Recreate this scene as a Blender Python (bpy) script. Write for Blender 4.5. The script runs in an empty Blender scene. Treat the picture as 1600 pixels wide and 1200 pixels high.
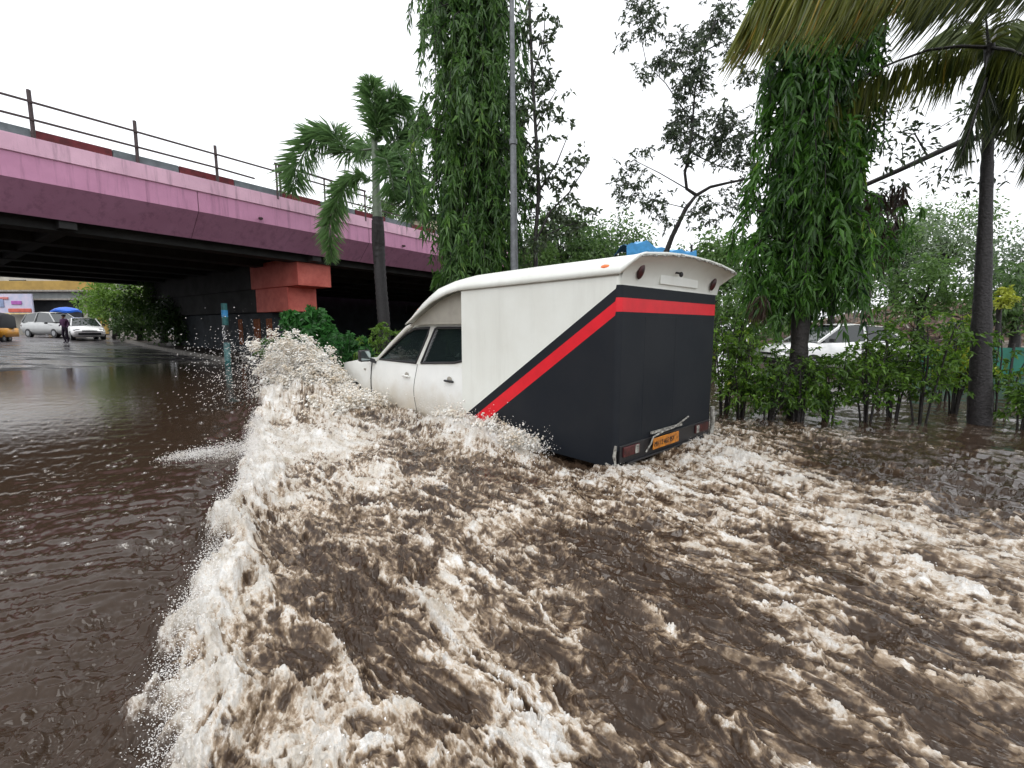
import bpy, bmesh, math, random
import numpy as np
from mathutils import Vector, Matrix
from mathutils.geometry import tessellate_polygon

R = math.radians
S = bpy.context.scene
C = S.collection
rnd = random.Random(7)
RG = np.random.default_rng(11)

# ------------------------------------------------------------------ camera
F = 703.4; PITCH = 0.1233; H = 1.33
cd = bpy.data.cameras.new("camera")
cam = bpy.data.objects.new("camera", cd); C.objects.link(cam)
cd.sensor_width = 36.0; cd.lens = F / 1600 * 36.0
cd.clip_start = 0.05; cd.clip_end = 2000
cam.location = (0, 0, H); cam.rotation_euler = (math.pi / 2 - PITCH, 0, 0)
S.camera = cam

# ------------------------------------------------------------------ light
SUN_EL, SUN_AZ = R(62), R(200)
w = bpy.data.worlds.new("World"); S.world = w; w.use_nodes = True
nt = w.node_tree; nt.nodes.clear()
sky = nt.nodes.new("ShaderNodeTexSky"); sky.sky_type = 'NISHITA'; sky.sun_disc = False
sky.sun_elevation = SUN_EL; sky.sun_rotation = SUN_AZ; sky.dust_density = 6; sky.air_density = 1.2
hs = nt.nodes.new("ShaderNodeHueSaturation"); hs.inputs['Saturation'].default_value = 0.12
mixw = nt.nodes.new("ShaderNodeMix"); mixw.data_type = 'RGBA'; mixw.inputs[0].default_value = 0.65
mixw.inputs[7].default_value = (9.3, 9.5, 9.9, 1)
bg = nt.nodes.new("ShaderNodeBackground"); bg.inputs[1].default_value = 0.15
wo = nt.nodes.new("ShaderNodeOutputWorld")
nt.links.new(sky.outputs[0], hs.inputs['Color']); nt.links.new(hs.outputs[0], mixw.inputs[6])
nt.links.new(mixw.outputs[2], bg.inputs[0]); nt.links.new(bg.outputs[0], wo.inputs[0])
sl = bpy.data.lights.new("sun", 'SUN'); sl.energy = 0.7; sl.angle = R(25); sl.color = (1, .97, .93)
so = bpy.data.objects.new("sun", sl); C.objects.link(so)
so.rotation_euler = (math.pi / 2 - SUN_EL, 0, math.pi - SUN_AZ + math.pi)
S.view_settings.view_transform = 'Standard'; S.view_settings.look = 'None'
S.view_settings.exposure = 0.4; S.view_settings.gamma = 1.0
S.cycles.max_bounces = 6; S.cycles.transparent_max_bounces = 12
S.cycles.use_denoising = True
S.cycles.caustics_reflective = False; S.cycles.caustics_refractive = False

# ------------------------------------------------------------------ helpers: layout
def ray(px, py):
    a = (px - 800) / F; v = (600 - py) / F
    return np.array([a, math.cos(PITCH) + v * math.sin(PITCH), -math.sin(PITCH) + v * math.cos(PITCH)])
def at(px, py, y):
    r = ray(px, py); t = y / r[1]
    return Vector((r[0] * t, y, H + r[2] * t))
def plane(px, py, z=0.0):
    r = ray(px, py); t = (z - H) / r[2]
    return Vector((r[0] * t, r[1] * t, z))
def sstep(a, b, x):
    t = np.clip((x - a) / (b - a), 0, 1); return t * t * (3 - 2 * t)

# bridge frame
BA = np.array([-11.84, 10.82]); BD = np.array([.57622, .81730]); BN = np.array([-.81730, .57622])
def terrain(x, y):
    n = (x - BA[0]) * BN[0] + (y - BA[1]) * BN[1]
    z = -0.45 + 0.45 * sstep(-3, 5, n) + 0.026 * np.clip(n - 5, 0, 26)
    return z
def ground_hit(px, py):
    r = ray(px, py)
    for t in np.arange(2, 90, 0.05):
        x, y, z = r[0] * t, r[1] * t, H + r[2] * t
        if z <= float(terrain(x, y)): return Vector((x, y, z))
    return Vector((r[0] * 60, r[1] * 60, 0))

# ------------------------------------------------------------------ helpers: noise
def _hash(ix, iy, seed):
    h = (ix.astype(np.int64) * 374761393 + iy.astype(np.int64) * 668265263 + seed * 974634777) & 0x7fffffff
    h = ((h ^ (h >> 13)) * 1274126177) & 0x7fffffff
    return (h ^ (h >> 16)) & 0x7fffffff
def pn(x, y, seed=0):
    ix = np.floor(x); iy = np.floor(y); fx = x - ix; fy = y - iy
    u = fx * fx * fx * (fx * (fx * 6 - 15) + 10); v = fy * fy * fy * (fy * (fy * 6 - 15) + 10)
    def g(dx, dy):
        a = _hash(ix + dx, iy + dy, seed) * (2 * math.pi / 0x7fffffff)
        return np.cos(a) * (fx - dx) + np.sin(a) * (fy - dy)
    a = g(0, 0); b = g(1, 0); c = g(0, 1); d = g(1, 1)
    return ((a * (1 - u) + b * u) * (1 - v) + (c * (1 - u) + d * u) * v) * 1.5
def fbm(x, y, seed=0, oct=4, gain=.5):
    s = 0; a = 1; n = 0
    for i in range(oct):
        s = s + a * pn(x, y, seed + i * 17); n += a; a *= gain; x = x * 2.03 + 3.1; y = y * 2.03 - 1.7
    return s / n
def ridged(x, y, seed=0, oct=4, gain=.55):
    s = 0; a = 1; n = 0
    for i in range(oct):
        s = s + a * (1 - np.abs(pn(x, y, seed + i * 31)) * 1.6); n += a; a *= gain; x = x * 2.1 + 5.2; y = y * 2.1 + 1.3
    return s / n

# ------------------------------------------------------------------ helpers: materials
def mat(name, col, rough=.5, var=.0, vscale=6, bump=0, bscale=40, metal=0, spec=.5, detail=6, col2=None, coat=0, trans=0, emis=None):
    m = bpy.data.materials.new(name); m.use_nodes = True
    t = m.node_tree; b = t.nodes['Principled BSDF']
    b.inputs['Base Color'].default_value = (*col, 1); b.inputs['Roughness'].default_value = rough
    b.inputs['Metallic'].default_value = metal; b.inputs['Specular IOR Level'].default_value = spec
    b.inputs['Coat Weight'].default_value = coat
    if trans: b.inputs['Transmission Weight'].default_value = trans
    tc = t.nodes.new("ShaderNodeTexCoord")
    if var or col2:
        n = t.nodes.new("ShaderNodeTexNoise"); n.inputs['Scale'].default_value = vscale; n.inputs['Detail'].default_value = detail
        n.inputs['Roughness'].default_value = .62
        t.links.new(tc.outputs['Object'], n.inputs['Vector'])
        r = t.nodes.new("ShaderNodeValToRGB")
        c2 = col2 or tuple(c * (1 - var) for c in col)
        r.color_ramp.elements[0].position = .38; r.color_ramp.elements[1].position = .62
        r.color_ramp.elements[0].color = (*c2, 1); r.color_ramp.elements[1].color = (*col, 1)
        t.links.new(n.outputs[0], r.inputs[0]); t.links.new(r.outputs[0], b.inputs['Base Color'])
    if bump:
        n = t.nodes.new("ShaderNodeTexNoise"); n.inputs['Scale'].default_value = bscale; n.inputs['Detail'].default_value = 5
        t.links.new(tc.outputs['Object'], n.inputs['Vector'])
        bp = t.nodes.new("ShaderNodeBump"); bp.inputs['Strength'].default_value = bump; bp.inputs['Distance'].default_value = .02
        t.links.new(n.outputs[0], bp.inputs['Height']); t.links.new(bp.outputs[0], b.inputs['Normal'])
    return m

def mudwhite(name):
    m = mat(name, (.80, .81, .78), .3, .05, 3, coat=.35); t = m.node_tree; b = t.nodes['Principled BSDF']
    tc = t.nodes.new('ShaderNodeTexCoord'); sp = t.nodes.new('ShaderNodeSeparateXYZ'); t.links.new(tc.outputs['Object'], sp.inputs[0])
    n = t.nodes.new('ShaderNodeTexNoise'); n.inputs['Scale'].default_value = 2.6; n.inputs['Detail'].default_value = 7; n.inputs['Roughness'].default_value = .65; t.links.new(tc.outputs['Object'], n.inputs['Vector'])
    r = t.nodes.new('ShaderNodeValToRGB'); r.color_ramp.elements[0].position = .12; r.color_ramp.elements[1].position = 1.02
    r.color_ramp.elements[0].color = (1, 1, 1, 1); r.color_ramp.elements[1].color = (0, 0, 0, 1); r.color_ramp.elements.new(.45).color = (1, 1, 1, 1); r.color_ramp.elements.new(.72).color = (.55, .55, .55, 1)
    a = t.nodes.new('ShaderNodeMath'); a.operation = 'MULTIPLY_ADD'; a.inputs[1].default_value = .8; a.inputs[2].default_value = -.40; t.links.new(n.outputs[0], a.inputs[0])
    z = t.nodes.new('ShaderNodeMath'); z.operation = 'ADD'; t.links.new(sp.outputs[2], z.inputs[0]); t.links.new(a.outputs[0], z.inputs[1]); t.links.new(z.outputs[0], r.inputs[0])
    f = t.nodes.new('ShaderNodeMath'); f.operation = 'MULTIPLY'; t.links.new(r.outputs[0], f.inputs[0]); f.inputs[1].default_value = .62
    mx = t.nodes.new('ShaderNodeMix'); mx.data_type = 'RGBA'; mx.inputs[7].default_value = (.42, .33, .20, 1); src = b.inputs['Base Color'].links[0].from_socket
    t.links.new(f.outputs[0], mx.inputs[0]); t.links.new(src, mx.inputs[6]); t.links.new(mx.outputs[2], b.inputs['Base Color'])
    return m

def leafmat(name, c1, c2, c3=None, rough=.38, trans=.35):
    """per-leaf tone from a random attribute; thin leaves let some light through"""
    m = bpy.data.materials.new(name); m.use_nodes = True
    t = m.node_tree; b = t.nodes['Principled BSDF']; out = t.nodes['Material Output']
    a = t.nodes.new("ShaderNodeAttribute"); a.attribute_name = "tone"
    r = t.nodes.new("ShaderNodeValToRGB"); e = r.color_ramp.elements
    e[0].color = (*c1, 1); e[1].color = (*c2, 1); e[1].position = .85 if c3 else 1
    if c3:
        k = e.new(1.0); k.color = (*c3, 1)
    t.links.new(a.outputs['Fac'], r.inputs[0]); t.links.new(r.outputs[0], b.inputs['Base Color'])
    b.inputs['Roughness'].default_value = rough
    tr = t.nodes.new("ShaderNodeBsdfTranslucent"); t.links.new(r.outputs[0], tr.inputs[0])
    mx = t.nodes.new("ShaderNodeMixShader"); mx.inputs[0].default_value = trans
    t.links.new(b.outputs[0], mx.inputs[1]); t.links.new(tr.outputs[0], mx.inputs[2]); t.links.new(mx.outputs[0], out.inputs[0])
    return m

# ------------------------------------------------------------------ helpers: objects
def tag(o, label=None, cat=None, group=None, kind=None):
    if label: o['label'] = label
    if cat: o['category'] = cat
    if group: o['group'] = group
    if kind: o['kind'] = kind
    return o
def thing(name, loc, rz=0, label=None, cat=None, group=None):
    o = bpy.data.objects.new(name, None); C.objects.link(o); o.empty_display_size = .2
    o.location = loc; o.rotation_euler = (0, 0, rz)
    return tag(o, label, cat, group)

class MB:
    """collects shapes of ONE mesh"""
    def __init__(s): s.v = []; s.f = []; s.m = []; s.sm = []
    def add(s, vs, fs, mi=0, smooth=False):
        k = len(s.v); s.v += [tuple(p) for p in vs]
        for f in fs: s.f.append(tuple(i + k for i in f)); s.m.append(mi); s.sm.append(smooth)
        return s
    def box(s, c, d, rz=0, mi=0, M=None):
        x, y, z = d[0] / 2, d[1] / 2, d[2] / 2
        vs = [Vector((i * x, j * y, k * z)) for k in (-1, 1) for j in (-1, 1) for i in (-1, 1)]
        q = M if M else Matrix.Rotation(rz, 3, 'Z')
        vs = [q @ p + Vector(c) for p in vs]
        return s.add(vs, [(0, 2, 3, 1), (4, 5, 7, 6), (0, 1, 5, 4), (1, 3, 7, 5), (3, 2, 6, 7), (2, 0, 4, 6)], mi)
    def bar(s, a, b, w, h, mi=0):
        a = Vector(a); b = Vector(b); d = (b - a); L = d.length; d.normalize()
        up = Vector((0, 0, 1)) if abs(d.z) < .95 else Vector((1, 0, 0))
        sd = d.cross(up).normalized(); u = sd.cross(d)
        M = Matrix((d, sd, u)).transposed()
        return s.box((a + b) / 2, (L, w, h), mi=mi, M=M)
    def tube(s, pts, rad, n=8, mi=0, cap=True, smooth=True):
        pts = [Vector(p) for p in pts]
        if not hasattr(rad, '__len__'): rad = [rad] * len(pts)
        vs = []; prev = None
        for i, p in enumerate(pts):
            d = (pts[min(i + 1, len(pts) - 1)] - pts[max(i - 1, 0)]).normalized()
            if prev is None:
                up = Vector((0, 0, 1)) if abs(d.z) < .9 else Vector((1, 0, 0)); a = d.cross(up).normalized()
            else: a = (prev - d * prev.dot(d)).normalized()
            prev = a; b = d.cross(a)
            for k in range(n):
                t = 2 * math.pi * k / n; vs.append(p + (a * math.cos(t) + b * math.sin(t)) * rad[i])
        fs = [(i * n + k, i * n + (k + 1) % n, (i + 1) * n + (k + 1) % n, (i + 1) * n + k) for i in range(len(pts) - 1) for k in range(n)]
        s.add(vs, fs, mi, smooth)
        if cap: s.add(vs[:n], [tuple(range(n))[::-1]], mi); s.add(vs[-n:], [tuple(range(n))], mi)
        return s
    def ell(s, c, r, n=12, m=8, mi=0, M=None):
        vs = []; fs = []
        for i in range(m + 1):
            p = math.pi * i / m
            for k in range(n):
                t = 2 * math.pi * k / n
                q = Vector((r[0] * math.sin(p) * math.cos(t), r[1] * math.sin(p) * math.sin(t), r[2] * math.cos(p)))
                if M: q = M @ q
                vs.append(q + Vector(c))
        for i in range(m):
            for k in range(n): fs.append((i * n + k, (i + 1) * n + k, (i + 1) * n + (k + 1) % n, i * n + (k + 1) % n))
        return s.add(vs, fs, mi, True)
    def loft(s, secs, mi=0, smooth=True, close=False, caps=False, flip=False):
        n = len(secs[0]); vs = [p for q in secs for p in q]; fs = []
        for i in range(len(secs) - 1):
            for k in range(n if close else n - 1):
                k2 = (k + 1) % n; f = (i * n + k, (i + 1) * n + k, (i + 1) * n + k2, i * n + k2)
                fs.append(f[::-1] if flip else f)
        s.add(vs, fs, mi, smooth)
        if caps: s.add(secs[0], [tuple(range(n))], mi); s.add(secs[-1], [tuple(range(n))[::-1]], mi)
        return s
    def poly(s, outer, holes=(), fn=None, mi=0, thick=0, nrm=None):
        """flat polygon with holes; fn maps 2D to 3D; optional thickness along nrm"""
        loops = [[Vector((p[0], p[1], 0)) for p in l] for l in [outer, *holes]]
        tri = tessellate_polygon(loops); flat = [p for l in loops for p in l]
        A = [Vector(fn(p.x, p.y)) for p in flat]
        s.add(A, tri, mi)
        if thick:
            N = Vector(nrm) * thick; Bv = [p + N for p in A]; s.add(Bv, [t[::-1] for t in tri], mi)
            k = 0
            for l in loops:
                n = len(l)
                for i in range(n):
                    j = (i + 1) % n; s.add([A[k + i], A[k + j], Bv[k + j], Bv[k + i]], [(0, 1, 2, 3)], mi)
                k += n
        return s
    def build(s, name, mats, parent=None, bevel=0, loc=None, rz=0, fixn=False):
        me = bpy.data.meshes.new(name); me.from_pydata(s.v, [], s.f)
        for m in (mats if isinstance(mats, (list, tuple)) else [mats]): me.materials.append(m)
        me.polygons.foreach_set('material_index', s.m); me.polygons.foreach_set('use_smooth', s.sm)
        if fixn:
            bm = bmesh.new(); bm.from_mesh(me); bmesh.ops.remove_doubles(bm, verts=bm.verts, dist=1e-4)
            bmesh.ops.recalc_face_normals(bm, faces=bm.faces); bm.to_mesh(me); bm.free()
        me.update()
        o = bpy.data.objects.new(name, me); C.objects.link(o); o.parent = parent
        if loc is not None: o.location = loc
        o.rotation_euler = (0, 0, rz)
        if bevel:
            b = o.modifiers.new('bevel', 'BEVEL'); b.width = bevel; b.segments = 2; b.limit_method = 'ANGLE'
        return o

def np_mesh(name, V, Fq, material, parent=None, attrs=None, smooth=False, nper=None):
    """fast mesh from arrays; Fq (m,k)"""
    me = bpy.data.meshes.new(name); k = Fq.shape[1]
    me.vertices.add(len(V)); me.vertices.foreach_set('co', np.ascontiguousarray(V, dtype=np.float32).ravel())
    me.loops.add(Fq.size); me.loops.foreach_set('vertex_index', np.ascontiguousarray(Fq, dtype=np.int32).ravel())
    me.polygons.add(len(Fq)); me.polygons.foreach_set('loop_start', np.arange(0, Fq.size, k, dtype=np.int32))
    me.polygons.foreach_set('use_smooth', np.full(len(Fq), smooth))
    for an, av in (attrs or {}).items():
        at_ = me.attributes.new(an, 'FLOAT', 'POINT'); at_.data.foreach_set('value', np.ascontiguousarray(av, dtype=np.float32).ravel())
    me.materials.append(material); me.update(calc_edges=True)
    o = bpy.data.objects.new(name, me); C.objects.link(o); o.parent = parent
    return o

def unit(v): return v / np.maximum(np.linalg.norm(v, axis=1, keepdims=True), 1e-9)
class Leaves:
    """many leaf-sized faces of ONE crown, all folded along the midrib"""
    def __init__(s): s.P = []; s.D = []; s.L = []; s.W = []; s.T = []; s.dr = []
    def add(s, P, D, L, W, tone, droop=.25):
        n = len(P)
        s.P.append(np.asarray(P, float)); s.D.append(unit(np.asarray(D, float)))
        for l, v in ((s.L, L), (s.W, W), (s.T, tone), (s.dr, droop)): l.append(np.broadcast_to(v, (n,)).astype(float))
        return s
    def build(s, name, material, parent, origin=(0, 0, 0)):
        P = np.concatenate(s.P) - np.array(origin); D = np.concatenate(s.D); L = np.concatenate(s.L)[:, None]; W = np.concatenate(s.W)[:, None]
        T = np.concatenate(s.T); dr = np.concatenate(s.dr)[:, None]; n = len(P)
        q = RG.normal(size=(n, 3)); q[:, 2] *= .5
        Sd = unit(np.cross(D, q)); N = np.cross(Sd, D)
        N *= np.sign(N[:, 2:3] + 1e-6)
        z = np.array([0, 0, -1.0])
        mid = P + D * L * .42 + z * (dr * L * .15)
        a = mid + Sd * W * .5 + N * W * .16; b = mid - Sd * W * .5 + N * W * .16
        tip = P + D * L + z * (dr * L)
        V = np.stack([P, a, tip, b], 1).reshape(-1, 3)
        i = np.arange(n)[:, None] * 4
        Ft = np.concatenate([i + np.array([[0, 1, 2]]), i + np.array([[0, 2, 3]])])
        return np_mesh(name, V, Ft, material, parent, {'tone': np.repeat(np.clip(T, 0, 1), 4)})
def rv(n, s=1.0): return RG.normal(size=(n, 3)) * s
def trunkmesh(pts, rad, m, parent, origin, name='trunk', n=12, ring=0, rough=.08):
    """trunk with an uneven surface"""
    P = [Vector(p) for p in pts]; out = []; rr = []
    tot = sum((P[i + 1] - P[i]).length for i in range(len(P) - 1)); steps = max(6, int(tot / .09))
    for k in range(steps + 1):
        t = k / steps * (len(P) - 1); i = min(int(t), len(P) - 2); f = t - i
        out.append(P[i].lerp(P[i + 1], f) - Vector(origin)); r = rad[i] * (1 - f) + rad[i + 1] * f
        rr.append(r * (1 + rough * rnd.uniform(-1, 1)) * (1 + (ring if k % 2 else -ring)))
    return MB().tube(out, rr, n).build(name, m, parent)
def spray(Lv, pts, nleaf, L, W, tone, spread=.6, droop=.3, along=.5):
    """leaves along a twig"""
    pts = np.array([list(p) for p in pts]); m = len(pts) - 1
    t = RG.uniform(0.1, 1, nleaf) * m; i = np.minimum(t.astype(int), m - 1); f = (t - i)[:, None]
    P = pts[i] * (1 - f) + pts[i + 1] * f; D = unit(pts[i + 1] - pts[i])
    Lv.add(P, D * along + rv(nleaf, spread), L * RG.uniform(.6, 1.25, nleaf), W * RG.uniform(.7, 1.2, nleaf), tone + RG.normal(size=nleaf) * .16, droop)
def cluster(Lv, c, rad, n, L, W, tone, droop=.3, flat=1.0):
    d = unit(rv(n)); r = RG.uniform(.15, 1, n)[:, None] ** .6
    off = d * r * np.array(rad if hasattr(rad, '__len__') else (rad, rad, rad * flat))
    Lv.add(np.array(list(c)) + off, d * .6 + rv(n, .5), L * RG.uniform(.6, 1.3, n), W * RG.uniform(.7, 1.2, n), tone + RG.normal(size=n) * .15, droop)

def streaked(name, c1, c2, rough, amt=.75, **kw):
    # weathered paint: rain has washed grime down the face in long runs, with some patches
    m = mat(name, c1, rough, .2, 1.1, kw.pop('bump', .25), kw.pop('bscale', 30), col2=tuple(a * .6 + b * .4 for a, b in zip(c1, c2)), **kw); t = m.node_tree; b = t.nodes['Principled BSDF']; src = b.inputs['Base Color'].links[0].from_socket
    tc = t.nodes.new('ShaderNodeTexCoord'); mp = t.nodes.new('ShaderNodeMapping'); mp.inputs['Scale'].default_value = (3.2, 3.2, .22); t.links.new(tc.outputs['Object'], mp.inputs[0])
    n = t.nodes.new('ShaderNodeTexNoise'); n.inputs['Scale'].default_value = 1.6; n.inputs['Detail'].default_value = 7; n.inputs['Roughness'].default_value = .7; t.links.new(mp.outputs[0], n.inputs['Vector'])
    r = t.nodes.new('ShaderNodeValToRGB'); r.color_ramp.elements[0].position = .50; r.color_ramp.elements[1].position = .72; t.links.new(n.outputs[0], r.inputs[0])
    mx = t.nodes.new('ShaderNodeMix'); mx.data_type = 'RGBA'; mx.inputs[7].default_value = (*[c * .55 for c in c2], 1); f = t.nodes.new('ShaderNodeMath'); f.operation = 'MULTIPLY'; f.inputs[1].default_value = amt
    t.links.new(r.outputs[0], f.inputs[0]); t.links.new(f.outputs[0], mx.inputs[0]); t.links.new(src, mx.inputs[6]); t.links.new(mx.outputs[2], b.inputs['Base Color']); return m
# ------------------------------------------------------------------ materials
M = {}
M['pink'] = streaked('pink_paint', (.62, .29, .45), (.44, .19, .31), .6)
M['pinklight'] = streaked('pale_pink_paint', (.75, .46, .58), (.50, .28, .38), .55)
M['purple'] = streaked('mauve_paint', (.56, .27, .42), (.42, .18, .29), .65, .6)
M['salmon'] = mat('salmon_paint', (.80, .20, .155), .6, .3, 2.2, .2, 30, col2=(.66, .13, .10))
M['soffit'] = mat('dark_concrete', (.045, .045, .045), .9, .4, 1.5, .3, 20)  # underside of the deck; also the shade painted onto the inner pier caps
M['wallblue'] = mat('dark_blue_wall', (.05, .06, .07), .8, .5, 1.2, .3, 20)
M['ochre'] = mat('ochre_mural_paint', (.32, .10, .035), .8, .4, 5)
M['kerbred'] = mat('red_kerb_paint', (.16, .018, .025), .7, .5, 4, .2)
M['kerbgrey'] = mat('grey_kerb_paint', (.16, .20, .21), .6, .35, 4, .2)
M['rust'] = mat('rusty_dark_steel', (.06, .035, .035), .6, .4, 20, .2, 60)
M['asphalt'] = mat('wet_asphalt', (.11, .10, .105), .30, .35, .9, .6, 7, col2=(.06, .055, .058))
_t = M['asphalt'].node_tree; _n = _t.nodes.new('ShaderNodeTexNoise'); _n.inputs['Scale'].default_value = .55; _n.inputs['Detail'].default_value = 8; _n.inputs['Roughness'].default_value = .7
_mp = _t.nodes.new('ShaderNodeMapping'); _mp.inputs['Scale'].default_value = (.5, 1.6, 1); _mp.inputs['Rotation'].default_value = (0, 0, R(18)); _tc = _t.nodes.new('ShaderNodeTexCoord'); _t.links.new(_tc.outputs['Object'], _mp.inputs[0]); _t.links.new(_mp.outputs[0], _n.inputs['Vector'])
_r = _t.nodes.new('ShaderNodeMapRange'); _r.inputs[1].default_value = .42; _r.inputs[2].default_value = .60; _r.inputs[3].default_value = .06; _r.inputs[4].default_value = .62; _t.links.new(_n.outputs[0], _r.inputs[0]); _t.links.new(_r.outputs[0], _t.nodes['Principled BSDF'].inputs['Roughness'])
M['kerb'] = mat('worn_concrete_kerb', (.36, .33, .29), .6, .4, 5, .3)
M['mud'] = mat('muddy_ground', (.09, .065, .045), .7, .4, 3, .5, 10)
M['white'] = mat('dirty_white_paint', (.78, .79, .75), .32, .1, 3, .03, 20, col2=(.68, .68, .62), coat=.3)
M['cream'] = streaked('weathered_white_panel', (.77, .79, .74), (.62, .62, .55), .42, .14, bump=.10, bscale=3.5, coat=.15)
M['greypanel'] = mat('beige_grey_panel', (.36, .34, .29), .55, .2, 4)
M['navy'] = streaked('charcoal_blue_paint', (.006, .009, .014), (.022, .024, .027), .55, .35, bump=.16, bscale=3, spec=.25)
M['red'] = mat('bright_red_paint', (.72, .006, .018), .42, .12, 6, .06, 8)
M['glass'] = mat('dark_glass', (.012, .018, .018), .05, spec=.8)
M['rubber'] = mat('black_rubber', (.012, .012, .013), .55, .2, 30, .2, 80)
M['black'] = mat('black_plastic', (.014, .014, .016), .4)
M['steel'] = mat('galvanised_steel', (.35, .36, .37), .35, .3, 12, metal=.7)
M['orange'] = mat('amber_lens', (.85, .17, .02), .2, coat=.6)
M['redlens'] = mat('dark_red_lens', (.075, .010, .011), .4, .7, 20, coat=.1)
M['plate'] = mat('amber_plate', (.62, .22, .012), .5, .5, 22, col2=(.28, .10, .02))
M['bareW'] = mat('chipped_pale_metal', (.42, .42, .38), .6, .6, 25, .4, 60, col2=(.1, .09, .08))
M['seat'] = mat('grey_seat_cloth', (.08, .085, .09), .9)
M['bark'] = mat('wet_dark_bark', (.024, .020, .018), .6, .5, 14, .8, 30)
M['barkpalm'] = mat('ringed_palm_bark', (.028, .025, .026), .6, .5, 20, .7, 40)
M['barkgrey'] = mat('grey_green_palm_shaft', (.16, .20, .14), .5, .3, 10, .4)
M['pole'] = mat('weathered_grey_pole', (.17, .18, .19), .45, .35, 8, .2, 30, metal=.2)
M['asok'] = leafmat('drooping_leaf_green', (.012, .045, .014), (.13, .27, .05), (.26, .38, .06))
M['ashok2'] = leafmat('vivid_leaf_green', (.008, .034, .009), (.105, .27, .03), (.34, .46, .07))
M['fox'] = leafmat('foxtail_green', (.05, .12, .045), (.22, .38, .13))
M['coco'] = leafmat('coconut_leaf', (.04, .07, .018), (.20, .22, .035), (.46, .28, .05))
M['cocodark'] = leafmat('dark_palm_leaf', (.025, .045, .02), (.15, .19, .05))
M['dead'] = leafmat('dead_frond_brown', (.03, .022, .02), (.09, .055, .035))
M['sparse'] = leafmat('dull_tree_leaf', (.02, .04, .022), (.10, .14, .06), (.16, .12, .07))
M['shrub'] = leafmat('verge_shrub_leaf', (.020, .060, .010), (.16, .31, .03), (.42, .46, .05))
M['bushbig'] = leafmat('broad_bush_leaf', (.02, .08, .02), (.07, .26, .05))
M['bushlime'] = leafmat('lime_bush_leaf', (.05, .13, .02), (.17, .30, .04))
M['fartree'] = leafmat('far_tree_leaf', (.035, .08, .02), (.17, .30, .07))
M['palefar'] = leafmat('pale_far_leaf', (.10, .15, .09), (.24, .32, .18))
M['paint_silver'] = mat('silver_paint', (.42, .43, .42), .3, .1, 3, metal=.3, coat=.4)
M['paint_white'] = mat('white_car_paint', (.80, .81, .80), .25, coat=.5)
M['yellow'] = mat('yellow_paint', (.75, .34, .02), .4)
M['canvas'] = mat('black_canvas_hood', (.015, .016, .02), .8)
M['blue'] = mat('blue_tarpaulin', (.008, .12, .62), .42, .2, 6, .3, 10)
M['tarp'] = mat('sky_blue_tarpaulin', (.06, .36, .75), .5, .25, 5, .5, 8)
M['ochrewall'] = mat('ochre_plaster', (.42, .27, .07), .8, .25, 1)
M['palewall'] = mat('pale_plaster', (.50, .47, .40), .8, .25, 1)
M['darkshop'] = mat('dark_shop_interior', (.03, .035, .04), .8, .5, 2)
M['shutter'] = mat('grey_shutter', (.36, .39, .39), .6, .2, 3)
M['skin'] = mat('brown_skin', (.22, .11, .07), .6)
M['cloth'] = mat('purple_cloth', (.10, .04, .10), .9)
M['clothdark'] = mat('dark_trousers', (.03, .02, .04), .9)
M['greenhoard'] = mat('green_sheet', (.02, .17, .12), .5, .4, 2)
M['teal'] = mat('teal_paint', (.03, .17, .17), .45, .4, 8, .2)
M['debris'] = mat('debris_brown', (.13, .085, .06), .8, .5, 4, .8, 12, col2=(.05, .032, .026))
M['plank'] = mat('broken_plank', (.26, .17, .12), .8, .5, 8, .3)

# ------------------------------------------------------------------ ground sheet
def build_ground():
    xs = np.concatenate([np.linspace(-400, -60, 12), np.linspace(-56, 40, 97), np.linspace(48, 400, 12)])
    ys = np.concatenate([np.linspace(-200, -12, 8), np.linspace(-8, 70, 79), np.linspace(76, 500, 14)])
    X, Y = np.meshgrid(xs, ys); Z = terrain(X, Y) + .012 * pn(X * .6, Y * .6, 3)
    V = np.stack([X, Y, Z], -1).reshape(-1, 3); nx = len(xs); ny = len(ys)
    i = (np.arange(ny - 1)[:, None] * nx + np.arange(nx - 1)[None]).reshape(-1, 1)
    Fq = np.concatenate([i, i + 1, i + nx + 1, i + nx], 1)
    o = np_mesh('ground', V, Fq, M['asphalt'], smooth=True); tag(o, kind='structure')
build_ground()

# ------------------------------------------------------------------ flood water
VH = 2.3111; VD = np.array([math.cos(VH), math.sin(VH)]); VR = np.array([math.sin(VH), -math.cos(VH)]); VN = np.array([.951, 4.017]); VW = 1.95
def vanxy(u, v): return VN + VD * u + VR * v
FRONT = np.array([(-.75, -1.2), (-.85, 0), (-1.0, .75), (-1.15, 1.22), (-1.33, 1.5), (-1.51, 1.80), (-1.66, 2.2), (-1.87, 2.65), (-2.05, 3.2), (-2.40, 3.9), (-2.75, 4.5), (-3.2, 5.3), (-3.7, 6.3), (-4.2, 7.4)])
def front_dist(x, y):
    """distance to the bow-wave line, positive on the churned side"""
    best = np.full(x.shape, 1e9); sg = np.ones(x.shape); tt = np.zeros(x.shape)
    for i in range(len(FRONT) - 1):
        a, b = FRONT[i], FRONT[i + 1]; d = b - a; L2 = d @ d
        t = np.clip(((x - a[0]) * d[0] + (y - a[1]) * d[1]) / L2, 0, 1)
        ex = x - a[0] - t * d[0]; ey = y - a[1] - t * d[1]; ds = np.hypot(ex, ey)
        s_ = np.where(d[0] * (y - a[1]) - d[1] * (x - a[0]) > 0, -1.0, 1.0)
        k = ds < best; best = np.where(k, ds, best); sg = np.where(k, s_, sg); tt = np.where(k, (i + t) / (len(FRONT) - 1), tt)
    return best * sg, tt
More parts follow.
